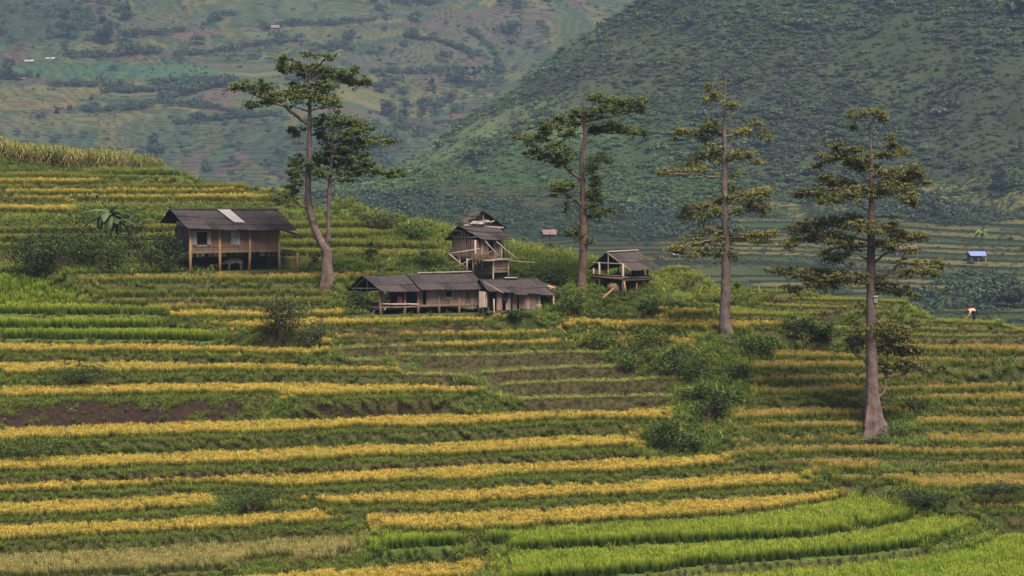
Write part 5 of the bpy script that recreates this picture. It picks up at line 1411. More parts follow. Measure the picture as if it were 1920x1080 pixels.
# forked tree by the shuttered house
Z1 = [(484, 1030, 62, 0), (481, 960, 50, 0), (477, 890, 46, 0), (472, 862, 40, 0), (452, 835, 36, .1), (424, 772, 31, .2), (403, 690, 28, .3), (400, 600, 25, .3), (405, 500, 23, .3), (405, 400, 20, .3), (407, 300, 16, .3), (406, 220, 13, .3), (402, 140, 9, .3)]
Z1b = [(480, 875, 30, -.05), (484, 840, 24, -.1), (485, 780, 19, -.2), (487, 680, 18, -.3), (490, 600, 16, -.3), (496, 530, 14, -.3), (501, 450, 10, -.3), (505, 370, 6, -.3), (510, 325, 4, -.3)]
kapok('tall forked kapok with two pale trunks beside the shuttered stilt house', 400, 80, 2.25, 221.0, [Z1, Z1b],
      [(16, [(400, 345), (340, 300), (290, 265), (220, 240), (170, 215), (120, 195)]), (14, [(408, 240), (435, 200), (470, 165), (520, 150), (570, 150), (640, 158)]), (8, [(470, 170), (500, 188), (540, 165)]),
       (10, [(402, 150), (370, 110), (335, 90), (285, 72)]), (8, [(402, 140), (440, 95), (415, 52)]), (8, [(436, 105), (465, 75), (490, 60)]), (10, [(402, 292), (370, 280), (345, 272)]), (9, [(395, 450), (370, 438), (357, 395)]),
       (11, [(392, 548), (360, 545), (335, 530)]), (13, [(388, 695), (360, 680), (342, 665), (332, 640)]), (11, [(488, 590), (520, 570), (565, 558), (650, 540), (720, 545), (785, 555)]),
       (9, [(500, 470), (540, 440), (600, 430), (660, 420), (735, 410)]), (8, [(498, 440), (470, 380), (440, 335)]), (7, [(405, 290), (450, 275), (510, 280)]), (8, [(406, 390), (450, 388), (480, 400)]), (12, [(428, 760), (418, 752)]), (14, [(486, 850), (508, 832)])],
      [(400, 50, 28, 13), (488, 60, 28, 12), (283, 72, 28, 18), (340, 105, 55, 22), (300, 110, 30, 14), (420, 120, 75, 28), (520, 130, 65, 24), (600, 118, 28, 13), (600, 160, 55, 22), (655, 165, 25, 11), (470, 180, 60, 22), (370, 190, 55, 24), (330, 220, 55, 28), (440, 230, 80, 30), (500, 250, 50, 22),
       (250, 225, 55, 22), (210, 190, 62, 28), (140, 185, 55, 20), (85, 188, 32, 12), (155, 262, 45, 13), (235, 250, 35, 15), (345, 375, 36, 22), (350, 500, 38, 24), (350, 560, 36, 28), (400, 515, 32, 22), (365, 590, 25, 16), (290, 640, 55, 20), (330, 608, 28, 18), (265, 655, 28, 12),
       (520, 330, 62, 34), (600, 335, 46, 28), (645, 360, 34, 18), (455, 345, 36, 24), (475, 405, 45, 24), (570, 385, 85, 30), (650, 420, 75, 20), (725, 410, 42, 14), (480, 470, 55, 28), (560, 460, 90, 34), (640, 490, 46, 20), (520, 515, 65, 26), (600, 535, 75, 22), (680, 535, 55, 18), (750, 548, 55, 16), (795, 558, 20, 8), (455, 550, 38, 24), (560, 572, 36, 14), (430, 500, 30, 22)],
      M_bark, M_lf1, 3, (4, .35, 2.2), .18, 220)
# brown tree between long house and shelter
Z3 = [(390, 1045, 50, 0), (393, 1000, 44, 0), (398, 950, 41, 0), (406, 850, 39, 0), (408, 760, 36, 0), (404, 690, 34, 0), (403, 600, 29, 0), (400, 500, 25, 0), (397, 420, 22, 0), (400, 350, 22, 0), (411, 300, 19, 0), (413, 240, 17, 0), (408, 180, 14, 0), (406, 122, 9, 0)]
kapok('reddish brown kapok with leafy stubs standing between the huts and the open shelter', 940, 150, 2.634, 221.0, [Z3],
      [(16, [(392, 490), (342, 452), (312, 420), (296, 360), (287, 310)]), (8, [(313, 385), (309, 305)]), (18, [(396, 625), (365, 592), (330, 575), (302, 552)]), (14, [(413, 205), (480, 190), (560, 180), (640, 160), (690, 150)]), (10, [(425, 275), (480, 260), (600, 265), (690, 270)]),
       (12, [(412, 700), (440, 680), (490, 655), (550, 640)]), (10, [(405, 440), (450, 430), (485, 395), (515, 370)]), (9, [(405, 205), (360, 172), (330, 150)]), (10, [(490, 188), (500, 150), (520, 110)]), (7, [(296, 350), (240, 340), (170, 365)]), (7, [(290, 320), (220, 290), (110, 285)]), (9, [(408, 780), (385, 765), (365, 755)]), (8, [(404, 560), (440, 545), (470, 500)])],
      [(450, 82, 46, 15), (520, 98, 75, 20), (600, 108, 55, 22), (680, 110, 42, 24), (690, 152, 28, 14), (560, 138, 75, 22), (480, 148, 48, 18), (420, 168, 55, 22), (360, 160, 36, 20), (500, 230, 75, 22), (580, 232, 65, 22), (650, 255, 46, 15), (700, 262, 24, 14), (450, 248, 38, 18), (300, 200, 55, 26), (350, 210, 36, 22), (230, 230, 55, 26), (190, 280, 55, 22), (110, 285, 42, 15), (150, 310, 46, 18), (160, 368, 46, 18),
       (220, 370, 52, 26), (270, 340, 46, 30), (290, 405, 52, 22), (335, 365, 26, 30), (330, 260, 46, 28), (450, 420, 36, 26), (490, 382, 42, 24), (530, 402, 22, 12), (440, 445, 36, 22), (470, 500, 36, 26), (450, 560, 32, 34), (480, 590, 36, 26), (440, 620, 28, 22), (470, 665, 52, 22), (530, 642, 38, 17), (300, 520, 46, 26), (270, 552, 36, 18), (340, 520, 28, 18), (320, 622, 10, 28), (370, 755, 50, 22), (420, 792, 36, 18), (338, 752, 28, 16), (400, 728, 26, 18)],
      M_bark2, M_lf1, 8, (4, .30, 1.6), .18, 220)
# slim spire
Z4 = [(318, 1052, 58, 0), (308, 1000, 48, 0), (303, 950, 42, 0), (307, 850, 37, 0), (308, 750, 34, 0), (307, 650, 29, 0), (303, 550, 25, 0), (302, 450, 23, 0), (303, 350, 19, 0), (302, 250, 15, 0), (302, 150, 9, 0), (304, 80, 6, 0), (306, 18, 2, 0)]
kapok('slim spire shaped kapok with thin olive foliage and a bare tip', 1210, 130, 2.038, 205.6, [Z4],
      [(3, [(306, 52), (340, 48)]), (3, [(304, 50), (285, 58)]), (5, [(304, 100), (270, 92), (230, 62)]), (4, [(303, 125), (265, 112), (238, 100)]), (6, [(303, 158), (330, 150), (352, 142)]), (8, [(302, 250), (250, 225), (200, 240), (110, 250)]), (8, [(303, 258), (360, 245), (418, 218), (430, 190)]), (5, [(400, 228), (440, 235), (482, 270)]),
       (8, [(303, 345), (260, 320), (200, 345), (160, 362)]), (8, [(304, 360), (340, 340), (390, 330), (452, 355)]), (12, [(300, 420), (283, 412), (265, 400)]), (8, [(290, 412), (180, 402), (50, 396)]), (8, [(304, 300), (330, 285), (340, 276)]), (9, [(303, 520), (240, 522), (140, 548)]), (9, [(304, 500), (400, 475), (490, 470)]),
       (8, [(305, 555), (380, 540), (450, 540)]), (9, [(307, 660), (250, 652), (100, 692)]), (9, [(307, 645), (400, 640), (505, 640)]), (7, [(308, 700), (350, 712)]), (5, [(325, 900), (340, 880)])],
      [(245, 70, 22, 12), (265, 95, 32, 14), (250, 118, 26, 11), (320, 132, 36, 12), (338, 142, 22, 9), (225, 215, 28, 15), (258, 212, 36, 16), (250, 240, 36, 18), (190, 245, 36, 14), (140, 240, 38, 15), (118, 264, 18, 8), (230, 265, 32, 15), (345, 240, 42, 15), (380, 242, 28, 12), (435, 210, 22, 10), (450, 245, 28, 12), (475, 266, 13, 12), (262, 300, 46, 18), (220, 330, 55, 17), (160, 360, 46, 11), (340, 325, 36, 18), (390, 330, 36, 15), (430, 352, 32, 12), (200, 385, 55, 14),
       (120, 392, 55, 11), (66, 396, 28, 8), (280, 350, 36, 18), (330, 402, 26, 11), (325, 455, 36, 15), (340, 490, 55, 22), (410, 470, 55, 15), (460, 475, 36, 15), (400, 510, 46, 18), (440, 542, 46, 15), (460, 520, 28, 11), (360, 540, 46, 15), (280, 500, 36, 18), (230, 512, 46, 15), (170, 532, 42, 15), (150, 562, 28, 18), (220, 560, 46, 22), (270, 540, 36, 22), (250, 612, 46, 22), (200, 650, 55, 22),
       (140, 682, 46, 18), (98, 692, 28, 11), (230, 690, 55, 22), (170, 712, 36, 14), (280, 650, 46, 26), (290, 702, 46, 22), (342, 712, 22, 18), (400, 628, 55, 18), (460, 632, 46, 18), (496, 622, 22, 15), (430, 656, 55, 11), (350, 640, 36, 15)],
      M_bark3, M_lf3, 12, (4, .30, 1.8), .17, 140, .9)
# big buttressed tree in front
Z5 = [(339, 1058, 50, 0), (338, 1010, 45, 0), (336, 960, 42, 0), (335, 850, 36, 0), (333, 750, 32, 0), (332, 650, 28, 0), (332, 560, 27, 0), (332, 480, 26, 0), (333, 400, 22, 0), (333, 330, 17, 0), (333, 260, 13, 0), (332, 180, 10, 0), (328, 80, 5, 0)]
T5 = kapok('big buttressed kapok with layered bronze green foliage in front of the right terraces', 1430, 180, 1.636, 184.6, [Z5],
      [(12, [(338, 520), (365, 492), (385, 480)]), (12, [(326, 568), (280, 535), (240, 505)]), (10, [(328, 505), (305, 492), (288, 483)]), (10, [(338, 572), (380, 548), (412, 520), (420, 508)]), (7, [(385, 545), (425, 515), (480, 522), (560, 518)]), (9, [(331, 352), (300, 340), (284, 320)]), (7, [(330, 268), (300, 235), (280, 222)]),
       (6, [(336, 372), (390, 370), (422, 392)]), (10, [(345, 935), (374, 903), (376, 870), (384, 800), (392, 770)]), (7, [(376, 862), (430, 855), (452, 832), (475, 815)]), (10, [(322, 828), (303, 800), (285, 795), (276, 765)]), (9, [(318, 572), (200, 548), (60, 538)]), (8, [(328, 445), (200, 420), (80, 455)]), (8, [(336, 455), (430, 435), (495, 435)]), (7, [(333, 300), (400, 285), (470, 325)]),
       (6, [(332, 250), (420, 240), (490, 255)]), (7, [(331, 300), (230, 290), (110, 300)]), (6, [(331, 200), (260, 190), (170, 210)]), (5, [(331, 185), (390, 170), (430, 172)]), (4, [(329, 95), (300, 110), (276, 95)]), (4, [(329, 90), (350, 60), (370, 55)]), (8, [(332, 720), (300, 715), (275, 712)]), (8, [(335, 730), (380, 740), (450, 740)]), (6, [(334, 600), (400, 590), (455, 604)]), (7, [(328, 460), (200, 470), (180, 490)])],
      [(290, 60, 28, 10), (330, 48, 40, 10), (368, 62, 18, 15), (275, 90, 10, 14), (390, 125, 18, 9), (400, 150, 22, 11), (230, 150, 40, 12), (280, 162, 36, 12), (215, 185, 50, 13), (168, 213, 22, 8), (290, 190, 46, 12), (370, 176, 55, 12), (430, 175, 26, 8), (300, 213, 55, 14), (370, 235, 36, 15), (420, 245, 46, 18), (470, 215, 22, 9), (478, 242, 32, 14), (500, 263, 18, 8), (190, 255, 32, 14), (250, 265, 46, 14), (150, 300, 50, 13), (106, 302, 22, 9), (210, 312, 55, 17), (280, 295, 55, 17),
       (350, 290, 55, 17), (420, 280, 55, 18), (440, 312, 40, 14), (470, 332, 22, 9), (180, 388, 55, 18), (250, 380, 62, 18), (108, 406, 46, 13), (300, 400, 55, 17), (352, 410, 46, 15), (400, 410, 46, 17), (440, 432, 50, 17), (490, 436, 22, 9), (130, 436, 55, 13), (78, 456, 32, 10), (210, 432, 55, 18), (260, 452, 55, 18), (390, 456, 46, 18), (220, 490, 46, 18), (450, 472, 26, 10), (58, 536, 46, 11), (130, 546, 55, 16), (190, 552, 55, 18), (240, 556, 55, 18), (290, 560, 46, 18), (88, 592, 36, 10),
       (180, 580, 55, 14), (370, 590, 55, 14), (420, 596, 40, 12), (460, 606, 22, 7), (440, 541, 36, 14), (500, 535, 40, 14), (540, 516, 32, 17), (360, 560, 36, 18), (300, 715, 46, 14), (360, 710, 55, 14), (420, 716, 46, 14), (460, 701, 18, 8), (390, 758, 55, 25), (430, 752, 36, 20), (280, 760, 30, 24), (362, 775, 26, 17), (440, 780, 46, 14), (480, 781, 22, 8), (460, 820, 40, 12), (420, 830, 26, 8), (490, 836, 18, 7), (370, 832, 26, 12), (302, 640, 18, 8)],
      M_bark, M_lf4, 21, (4, 1.3, 4.0), .17, 250)
# the small pale box on its trunk
bx = P(1642, 562, world_loc(T5).y - .35); t = thing('nest_box', 'small pale box fixed to the trunk of the buttressed kapok', 'box', bx - Vector((0, 0, .2)))
mb = MB(); mb.slab(bx + Vector((-.12, 0, -.2)), bx + Vector((.12, 0, -.2)), bx + Vector((.12, 0, .16)), bx + Vector((-.12, 0, .16)), -.22); mb.build('body', M_shut, t)
mb = MB(); mb.slab(bx + Vector((-.17, -.05, .17)), bx + Vector((.17, -.05, .17)), bx + Vector((.17, .28, .24)), bx + Vector((-.17, .28, .24)), .04); mb.build('lid', M_shut, t)
mb = MB(); mb.bar(bx + Vector((-.1, .1, 0)), bx + Vector((-.5, .15, .02)), .06); mb.build('bracket', M_dark, t)

# ------------------------------------------------------------------ bushes
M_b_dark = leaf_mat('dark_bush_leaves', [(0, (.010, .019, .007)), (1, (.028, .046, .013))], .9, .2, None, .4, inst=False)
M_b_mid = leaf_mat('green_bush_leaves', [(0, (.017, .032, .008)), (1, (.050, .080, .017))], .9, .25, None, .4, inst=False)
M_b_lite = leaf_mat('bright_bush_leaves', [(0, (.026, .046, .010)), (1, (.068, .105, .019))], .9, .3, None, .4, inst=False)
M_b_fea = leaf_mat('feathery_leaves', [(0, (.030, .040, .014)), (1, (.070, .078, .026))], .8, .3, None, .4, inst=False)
def shrub(name, label, cat, px, py, w, h, mat, seed, leaf=.16, dens=1.0, d=None, nl=11, trunk=.07, spiky=0.0, group=None, deep=.7):
    """a bush w by h photo pixels with its foot at px,py"""
    g = hit(px, py) if d is None else P(px, py, d)
    if d is not None: g.z = ground_z(g.x, g.y)
    rd = random.Random(seed); rng = np.random.default_rng(seed); mp = g.y / F; W, H = w * mp, h * mp
    t = thing(name, label, cat, g, group)
    st = MB(); cr = MB()
    for k in range(nl):
        a = rd.uniform(0, 2 * PI); q = rd.uniform(.15, 1) ** .6; z = rd.uniform(.18, .95) * (1 - .35 * q * q)
        c = g + Vector((math.cos(a) * q * W * .36, math.sin(a) * q * W * .30 * deep / .7, z * H * .85))
        st.tube([g + Vector((rd.gauss(0, .1), rd.gauss(0, .1), -.2)), g.lerp(c, .6) + Vector((0, 0, .05)), c], [trunk, trunk * .6, .012], 5)
        r = rd.uniform(.16, .30) * W * (1.1 - .3 * z); rz = min(r * .85, H * .32)
        n = int(75 * dens * r * (r + rz) / (leaf * leaf) * .022) + 60
        leaf_ball(cr, c, r, r * .9, rz, n, leaf, rng, .35, .4)
        for s in range(4):
            a2 = rd.uniform(0, 2 * PI); e = c + Vector((math.cos(a2) * r * 1.05, math.sin(a2) * r, rd.uniform(-.2, 1.0) * rz * 1.2))
            leaf_ball(cr, e, r * .32, r * .32, rz * .34, max(10, n // 12), leaf, rng, .1, .4)
    st.build('stem', M_bark2, t); cr.build('crown', mat, t)
    return t
YB = 'bushes beside the shuttered house'
shrub('shrub', 'dark spreading bush at the far left edge of the house yard', 'bush', 75, 512, 130, 150, M_b_dark, 31, .18, group=YB)
shrub('shrub', 'dark tall bush left of the banana plant', 'bush', 150, 510, 130, 150, M_b_dark, 32, .18, group=YB, d=229)
shrub('shrub', 'dark rounded bush between the banana plant and the house wall', 'bush', 272, 508, 130, 150, M_b_dark, 33, .18, group=YB, d=229)
shrub('shrub', 'dark green bush leaning against the left end of the shuttered house', 'bush', 316, 514, 80, 112, M_b_dark, 34, .14, group=YB, d=224.6)
shrub('shrub', 'lower green bush in front of the banana plant', 'bush', 205, 516, 160, 92, M_b_mid, 35, .16, group=YB, d=224.8)
shrub('shrub', 'low dark bush at the foot of the far left yard bush', 'bush', 110, 516, 120, 76, M_b_dark, 36, .14, group=YB, d=224.8)
shrub('shrub', 'low dark bush touching the front left post of the shuttered house', 'bush', 285, 517, 90, 62, M_b_mid, 37, .15, group=YB, d=224.6)
shrub('tree', 'feathery grey green small tree among the yellow rice left of the long house', 'tree', 527, 648, 110, 100, M_b_fea, 38, .14, 1.3, nl=16, trunk=.09)
shrub('shrub', 'thin feathery bush to the right of the grey green small tree', 'bush', 588, 652, 80, 62, M_b_fea, 39, .14, .9)
shrub('tree', 'small dark round headed tree between the forked kapok and the barn', 'tree', 702, 500, 40, 54, M_b_dark, 40, .16, d=227, trunk=.09, nl=8)
shrub('sapling', 'thin leafy sapling at the right of the shuttered house', 'tree', 589, 484, 30, 34, M_b_dark, 41, .14, .8, d=228, nl=5, trunk=.04)
GB = 'bushes filling the gully'
for i, (lb, px, py, w_, h_, m_, d_) in enumerate([
    ('big leafy gully bush at the lower end above the golden terrace', 1240, 850, 84, 82, M_b_mid, 181.5),
    ('dark tall gully bush at the bend below the harvested steps', 1322, 798, 96, 84, M_b_dark, 188.5),
    ('broad bright gully bush beside the ends of the two upper harvested steps', 1262, 712, 112, 62, M_b_mid, 200.0),
    ('rounded gully bush at the right end of the top harvested step', 1190, 690, 84, 44, M_b_lite, 203.0),
    ('low green bush beside the reddish stake', 1128, 662, 62, 44, M_b_lite, 206.5),
    ('dark gully bush left of the slim spire tree foot', 1320, 712, 80, 50, M_b_mid, 200.5),
    ('grassy green bush right of the slim spire tree foot', 1418, 668, 80, 36, M_b_lite, 206.0),
    ('dark hedge bush behind the top right rice strip', 1506, 640, 78, 46, M_b_dark, 210.3),
    ('pale leafy bush beside the dark hedge bush', 1556, 640, 56, 34, M_b_mid, 210.5),
    ('small bush hanging over the gully from the right slope', 1385, 716, 58, 36, M_b_mid, 199.5),
    ('bush on the right lip of the gully beside the middle rice strips', 1368, 765, 60, 40, M_b_lite, 193.5),
    ('low bush at the gully mouth under the right terraces', 1288, 850, 70, 44, M_b_mid, 181.0),
    ('tangled bush at the right end of the lowest harvested step', 1302, 752, 66, 46, M_b_lite, 194.5),
    ('weedy bush above the gully beside the yellow strip', 1232, 648, 100, 34, M_b_lite, 208.0)]):
    shrub('shrub', lb, 'bush', px, py, w_, h_, m_, 50 + i, .15, 1.0, None, group=GB)
HB = 'bushes round the huts'
for i, (lb, px, py, w_, h_, m_, d_) in enumerate([
    ('dark hedge bush at the open left end of the long house', 662, 598, 60, 46, M_b_dark, 218.5),
    ('weedy bush under the right end of the plank hut', 968, 618, 44, 16, M_b_mid, 215.8),
    ('leafy bush on the bank right of the plank hut', 1068, 600, 60, 48, M_b_mid, 217.5),
    ('leafy bush between the brown kapok and the plank hut', 1052, 568, 54, 34, M_b_lite, 220.0),
    ('low bush in front of the open shelter', 1135, 580, 80, 30, M_b_mid, 217.8),
    ('dark green bush right of the open shelter', 1262, 576, 74, 30, M_b_dark, 219.5),
    ('green bush beside the dark one right of the shelter', 1312, 578, 72, 30, M_b_lite, 219.0),
    ('round bush beside the right posts of the shelter', 1222, 572, 46, 34, M_b_mid, 219.0),
    ('bush beside the pen in front of the barn', 960, 522, 62, 34, M_b_mid, 223.6),
    ('weedy bush left of the barn', 800, 506, 92, 30, M_b_mid, 226.0),
    ('dark shrub on the slope behind the brown kapok', 1040, 520, 66, 40, M_b_dark, 223.0),
    ('pale weedy bush on the crest above the barn', 780, 440, 100, 46, M_b_lite, 238.0),
    ('tall weeds bush at the left shoulder of the crest', 700, 400, 90, 44, M_b_fea, 246.0),
    ('dark bush on the crest right of the barn', 1035, 468, 50, 18, M_b_dark, 236.0)]):
    shrub('shrub', lb, 'bush', px, py, w_, h_, m_, 70 + i, .15, 1.0, d_, group=HB)
TB = 'green clumps on the terrace banks'
for i, (lb, px, py, w_, h_, m_, d_) in enumerate([
    ('grassy mound between the two broken golden strips', 472, 958, 120, 52, M_b_mid, 171.3),
    ('bright green clump hanging on the bank at the lower left edge', 60, 856, 190, 30, M_b_lite, 184.3),
    ('green clump on the bank under the second golden strip', 150, 720, 150, 28, M_b_mid, 198.6),
    ('leafy plants at the foot of the buttressed kapok', 1680, 832, 62, 46, M_b_lite, 184.4),
    ('low leafy weeds between the roots of the buttressed kapok', 1645, 838, 40, 22, M_b_mid, 183.4),
    ('dark bush on the bank at the lower right', 1740, 942, 150, 26, M_b_dark, 175.5),
    ('dark bush beside the lower right bank bush', 1860, 930, 150, 22, M_b_dark, 177.5),
    ('light green clump in the gap of the right terraces', 1722, 770, 50, 32, M_b_lite, 191.3)]):
    shrub('shrub', lb, 'bush', px, py, w_, h_, m_, 90 + i, .10, .8, None, group=TB)

# ------------------------------------------------------------------ banana plants
M_ban = leaf_mat('banana_leaf', [(0, (.030, .055, .018)), (1, (.085, .12, .05))], .6, .3, None, .6, inst=False)
M_ban_far = leaf_mat('far_banana_leaf', [(0, (.06, .10, .03)), (1, (.13, .18, .06))], .5, .3, None, .05, inst=False)
def banana(label, px, py, d, hpx, spread, seed, mat, nl=13, stems=2, zbase=None, group=None):
    rd = random.Random(seed); g = P(px, py, d)
    g.z = ground_z(g.x, g.y) if zbase is None else zbase
    top = CZ + (YH - (py - hpx)) / F * d
    t = thing('banana_plant', label, 'banana plant', g, group)
    for s in range(stems):
        b = g + Vector((.5 * s - .25, .2 * s, -.2)); ht = (top - g.z) * (.76 if s == 0 else .68)
        e = b + Vector((rd.gauss(0, .15), 0, ht)); mb = MB(); mb.tube([b, b.lerp(e, .5), e], [.17, .15, .09], 9, None, None, True, .1); mb.build('trunk', M_bark2, t, True)
        n = nl if s == 0 else nl // 2
        for k in range(n):
            a = 2 * PI * (k + .4 * s) / n + rd.uniform(-.3, .3); el = rd.uniform(.1, 1.3) if k % 2 else rd.uniform(-.3, .5)
            L = spread * rd.uniform(.75, 1.15); dr = Vector((math.cos(a), math.sin(a), 0)); sd_ = Vector((-math.sin(a), math.cos(a), 0)); V = []; Fc = []; m = 9
            p = e.copy(); ang = el
            for j in range(m + 1):
                f = j / m; wd = .30 * math.sin(PI * min(1, .12 + f * .88)) ** .7 * spread / 1.8
                tear = rd.uniform(.75, 1.1); fold = .35 * wd
                V += [p - sd_ * wd * tear - UP * fold, p + UP * .0, p + sd_ * wd * rd.uniform(.75, 1.1) - UP * fold]
                p = p + (dr * math.cos(ang) + UP * math.sin(ang)) * (L / m); ang -= (1.5 + .5 * (el < .3)) / m
            for j in range(m):
                o = j * 3; Fc += [(o, o + 1, o + 4, o + 3), (o + 1, o + 2, o + 5, o + 4)]
            mb = MB(); mb.add(V, Fc, rd.random(), [rd.uniform(.1, .9)] * len(V)); mb.build('leaf', mat, t)
    return t
banana('ragged banana plant with two brown stems rising above the dark yard bushes', 216, 500, 226.0, 138, 2.2, 5, M_ban, 15)
q = on_mountain(1842, 455); banana('far banana plant with pale upright leaves above the blue hut', 1842, 455, q.y, 30, 3.4, 8, M_ban_far, 11, 1, q.z)
q = on_mountain(1770, 390); banana('far banana clump rising from dark bushes at the right valley edge', 1770, 395, q.y, 28, 3.4, 9, M_ban_far, 11, 1, q.z)

# ------------------------------------------------------------------ far trees one can tell apart
M_ft = leaf_mat('far_tree_leaves', [(0, (.016, .032, .018)), (1, (.034, .056, .028))], .7, .15, None, .05, inst=False)
def far_tree(label, px, py, w, h, finder, seed, col=None, group='single trees on the far slopes', shape=1.0):
    g = finder(px, py); mp = g.y / F; W, H = w * mp, h * mp; rd = random.Random(seed); rng = np.random.default_rng(seed)
    t = thing('tree', label, 'tree', g, group)
    mb = MB(); mb.tube([g - UP * .8, g + UP * H * .4, g + UP * H * .8], [W * .05, W * .035, W * .01], 7); mb.build('trunk', M_bark2, t, True)
    cr = MB()
    for k in range(11):
        f = rd.uniform(.22, .95); q = (1 - abs(f - .45) * 1.1) * rd.uniform(.2, 1); a = rd.uniform(0, 2 * PI)
        c = g + Vector((math.cos(a) * q * W * .38, math.sin(a) * q * W * .38, f * H * .92)); r = W * rd.uniform(.16, .26) * (1.15 - .5 * f * shape)
        leaf_ball(cr, c, r, r, r * .8, 260, W * .055, rng, .4, .3)
    cr.build('crown', col or M_ft, t)
for i, (lb, px, py, w_, h_, fn) in enumerate([
    ('blue green conical tree standing alone on the far hillside right of the forked kapok top', 716, 176, 32, 46, on_hill),
    ('dark upright tree mass at the far left edge of the hillside', 18, 152, 36, 56, on_hill),
    ('round dark tree in the middle of the far hedge above the gully', 812, 172, 26, 28, on_hill),
    ('rounded tree on the slope left of the mountain ridge', 845, 192, 24, 20, on_hill),
    ('tall dark tree clump below the conical far tree', 762, 232, 34, 46, on_hill),
    ('broad dark tree beside the tall far clump', 728, 222, 36, 34, on_hill),
    ('dark tree at the lower right of the tall far clump', 795, 214, 30, 32, on_hill),
    ('dark spreading tree on the upper left hillside wood', 196, 84, 56, 62, on_hill),
    ('tall dark tree left of the spreading one in the hillside wood', 128, 72, 54, 68, on_hill),
    ('high dark tree at the top of the hillside wood', 235, 40, 44, 42, on_hill),
    ('small round tree in the yellow far paddies', 172, 190, 14, 12, on_hill),
    ('small bush like tree low in the yellow far paddies', 105, 214, 22, 14, on_hill),
    ('small dark tree on the far left field edge', 71, 146, 12, 10, on_hill),
    ('bluish bushy tree just above the maize crest', 292, 300, 58, 50, on_hill),
    ('single dark round tree on the open mountain side', 892, 316, 22, 24, on_mountain),
    ('dark broad tree behind the big kapok crown at the valley edge', 1752, 415, 56, 58, on_mountain),
    ('dark bushy tree high on the right edge of the valley', 1880, 360, 60, 52, on_mountain),
    ('dark tree at the right end of the valley wood', 1900, 578, 66, 56, on_mountain),
    ('small tree on the skyline of the mountain ridge', 1124, 56, 18, 20, on_mountain)]):
    far_tree(lb, px, py, w_, h_, fn, 200 + i)
t_ = shrub('tree', 'light green bushy tree peeping over the crest left of the forked kapok', 'tree', 478, 345, 66, 40, M_b_mid, 120, .2, d=285)

# ------------------------------------------------------------------ animals and people
def skinned(name, joints, edges, mat, root=0, sub=2):
    """one continuous body grown over a skeleton; joints: (x, y, z, rx, ry)"""
    me = bpy.data.meshes.new(name); me.from_pydata([j[:3] for j in joints], edges, []); o = bpy.data.objects.new(name, me); COL.objects.link(o)
    s = o.modifiers.new('skin', 'SKIN'); s.use_smooth_shade = True
    for i, j in enumerate(joints):
        me.skin_vertices[0].data[i].radius = (j[3], j[4] if len(j) > 4 else j[3]); me.skin_vertices[0].data[i].use_root = (i == root)
    u = o.modifiers.new('smooth', 'SUBSURF'); u.levels = sub; u.render_levels = sub
    dg = bpy.context.evaluated_depsgraph_get(); m2 = bpy.data.meshes.new_from_object(o.evaluated_get(dg)); bpy.data.objects.remove(o)
    m2.name = name; m2.materials.clear(); m2.materials.append(mat); m2.polygons.foreach_set('use_smooth', [True] * len(m2.polygons))
    for nm in ('rnd', 'h'):
        a = m2.attributes.new(nm, 'FLOAT', 'POINT'); a.data.foreach_set('value', [.5] * len(m2.vertices))
    n = bpy.data.objects.new(name, m2); COL.objects.link(n); return n
M_buf = plain_mat('buffalo_hide', (.115, .083, .07), .8, .25, 5, .3)
M_horn = plain_mat('horn', (.05, .045, .04), .5, .3, 3, .2)
def buffalo(loc, rz, s):
    t = thing('water_buffalo', 'brown water buffalo standing with lowered head under the shuttered house', 'buffalo', loc); t.rotation_euler = (0, 0, rz); t.scale = (s, s, s)
    J = [(.0, 0, 1.02, .34, .36), (.45, 0, 1.04, .35, .37), (.85, 0, 1.02, .30, .34), (1.08, 0, .95, .20, .24),            # 0-3 trunk to rump
         (-.38, 0, 1.06, .30, .36), (-.66, 0, 1.0, .21, .27), (-.92, 0, .90, .16, .19), (-1.16, 0, .74, .135, .15), (-1.42, 0, .56, .085, .09),  # 4-8 shoulder, neck, head, muzzle
         (1.16, 0, .72, .05), (1.20, 0, .42, .025)]                                                                           # tail
    Ed = [(0, 1), (1, 2), (2, 3), (0, 4), (4, 5), (5, 6), (6, 7), (7, 8), (3, 9), (9, 10)]
    for sy in (-.19, .19):
        i = len(J); J += [(-.42, sy, .72, .14), (-.40, sy, .42, .075), (-.42, sy, .14, .055), (-.44, sy, .02, .07)]; Ed += [(4, i), (i, i + 1), (i + 1, i + 2), (i + 2, i + 3)]
        i = len(J); J += [(.86, sy, .74, .17), (.80, sy, .55, .11), (.96, sy, .36, .065), (.92, sy, .13, .052), (.89, sy, .02, .07)]; Ed += [(2, i), (i, i + 1), (i + 1, i + 2), (i + 2, i + 3), (i + 3, i + 4)]
        i = len(J); J += [(-1.02, sy * .8, .92, .045), (-1.0, sy * 1.7, .90, .05), (-.98, sy * 2.1, .86, .02)]; Ed += [(6, i), (i, i + 1), (i + 1, i + 2)]
    b = skinned('body', J, Ed, M_buf, 0); b.parent = t
    for sy in (-1, 1):
        mb = MB(); pts = [Vector(loc) + Vector(p) for p in ((-1.06, sy * .10, .90), (-1.0, sy * .28, .98), (-.86, sy * .38, 1.06), (-.70, sy * .36, 1.12))]; mb.tube(pts, [.05, .045, .03, .01], 8); h = mb.build('horn', M_horn, t, True)
bl = Vector(Frame(357, 224.8, 523.5, 227.4).at(436, 500, .8)); bl.z = ground_z(bl.x, bl.y)
buffalo(bl, R(18), .74)
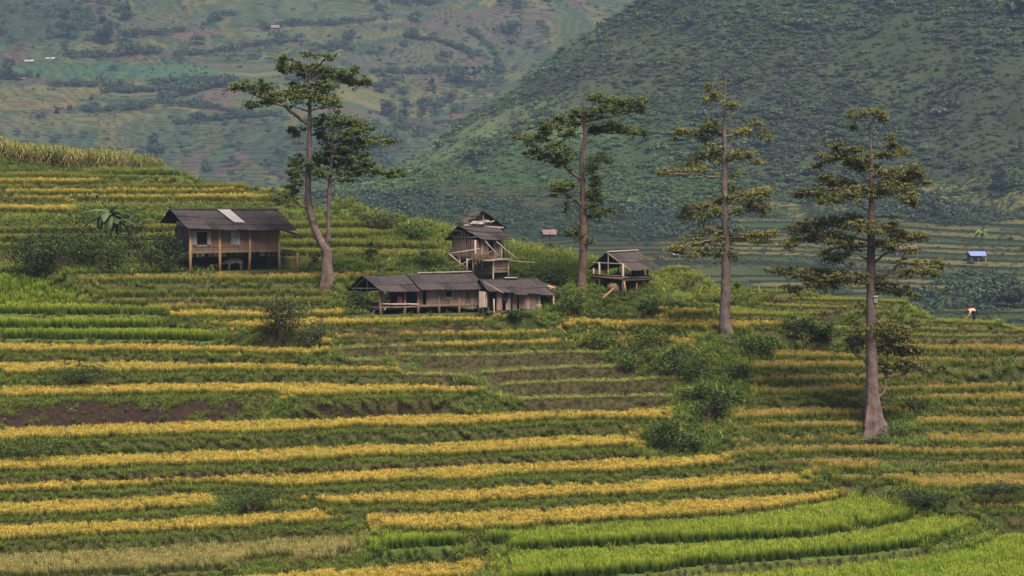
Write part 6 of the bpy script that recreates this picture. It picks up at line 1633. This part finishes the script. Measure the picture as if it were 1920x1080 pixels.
# a person bending in the rice at the right edge
M_skin = plain_mat('skin', (.36, .21, .14), .6, .3, 6, .15); M_shirt = plain_mat('pale_pink_shirt', (.42, .26, .21), .85, .15, 6, .2); M_hair = plain_mat('black_hair', (.008, .008, .009), .5, .4, 6, .2); M_trou = plain_mat('dark_trousers', (.03, .03, .045), .9, .1, 6, .2)
def bent_person(loc, rz):
    t = thing('person', 'person in a pale pink shirt bending over the rice at the far right crest', 'person', loc); t.rotation_euler = (0, 0, rz)
    J = [(.10, 0, .88, .16, .15), (-.12, 0, .98, .16, .13), (-.34, 0, .98, .18, .12), (-.50, 0, .93, .07), (-.60, 0, .86, .095, .10), (-.66, 0, .80, .085, .09)]
    Ed = [(0, 1), (1, 2), (2, 3), (3, 4), (4, 5)]
    for sy in (-1, 1):
        i = len(J); J += [(.10, sy * .11, .80, .11), (.02, sy * .13, .46, .075), (.12, sy * .13, .10, .05), (.0, sy * .14, .04, .045)]; Ed += [(0, i), (i, i + 1), (i + 1, i + 2), (i + 2, i + 3)]
        i = len(J); J += [(-.36, sy * .21, .92, .065), (-.44, sy * .25, .66, .045), (-.58, sy * .2, .46, .033), (-.62, sy * .18, .40, .036)]; Ed += [(2, i), (i, i + 1), (i + 1, i + 2), (i + 2, i + 3)]
        for f in range(5):
            k = len(J); J += [(-.64 - .01 * f, sy * (.15 + .016 * f), .35 - .01 * (2 - abs(f - 2)), .010), (-.66 - .01 * f, sy * (.14 + .016 * f), .31 - .01 * (2 - abs(f - 2)), .008)]; Ed += [(i + 3, k), (k, k + 1)]
    b = skinned('body', J, Ed, M_skin, 0); b.parent = t
    S = [(.12, 0, .88, .175, .165), (-.12, 0, .985, .175, .145), (-.34, 0, .985, .195, .135), (-.46, 0, .945, .09)]
    Es = [(0, 1), (1, 2), (2, 3)]
    for sy in (-1, 1):
        i = len(S); S += [(-.36, sy * .21, .92, .082), (-.43, sy * .245, .70, .066)]; Es += [(2, i), (i, i + 1)]
    b = skinned('shirt', S, Es, M_shirt, 0); b.parent = t
    S = [(.13, 0, .86, .18, .17)]; Es = []
    for sy in (-1, 1):
        i = len(S); S += [(.10, sy * .11, .78, .13), (.02, sy * .13, .46, .095), (.11, sy * .13, .16, .075)]; Es += [(0, i), (i, i + 1), (i + 1, i + 2)]
    b = skinned('trousers', S, Es, M_trou, 0); b.parent = t
    S = [(-.54, 0, .93, .07), (-.62, 0, .91, .105), (-.70, 0, .84, .095), (-.72, 0, .74, .04)]; b = skinned('hair', S, [(0, 1), (1, 2), (2, 3)], M_hair, 1); b.parent = t
bp = hit(1826, 608); bp.y += 1.5; bp.x = (1826 - 960) / F * bp.y; bp.z = ground_z(bp.x, bp.y)
bent_person(bp, R(12))
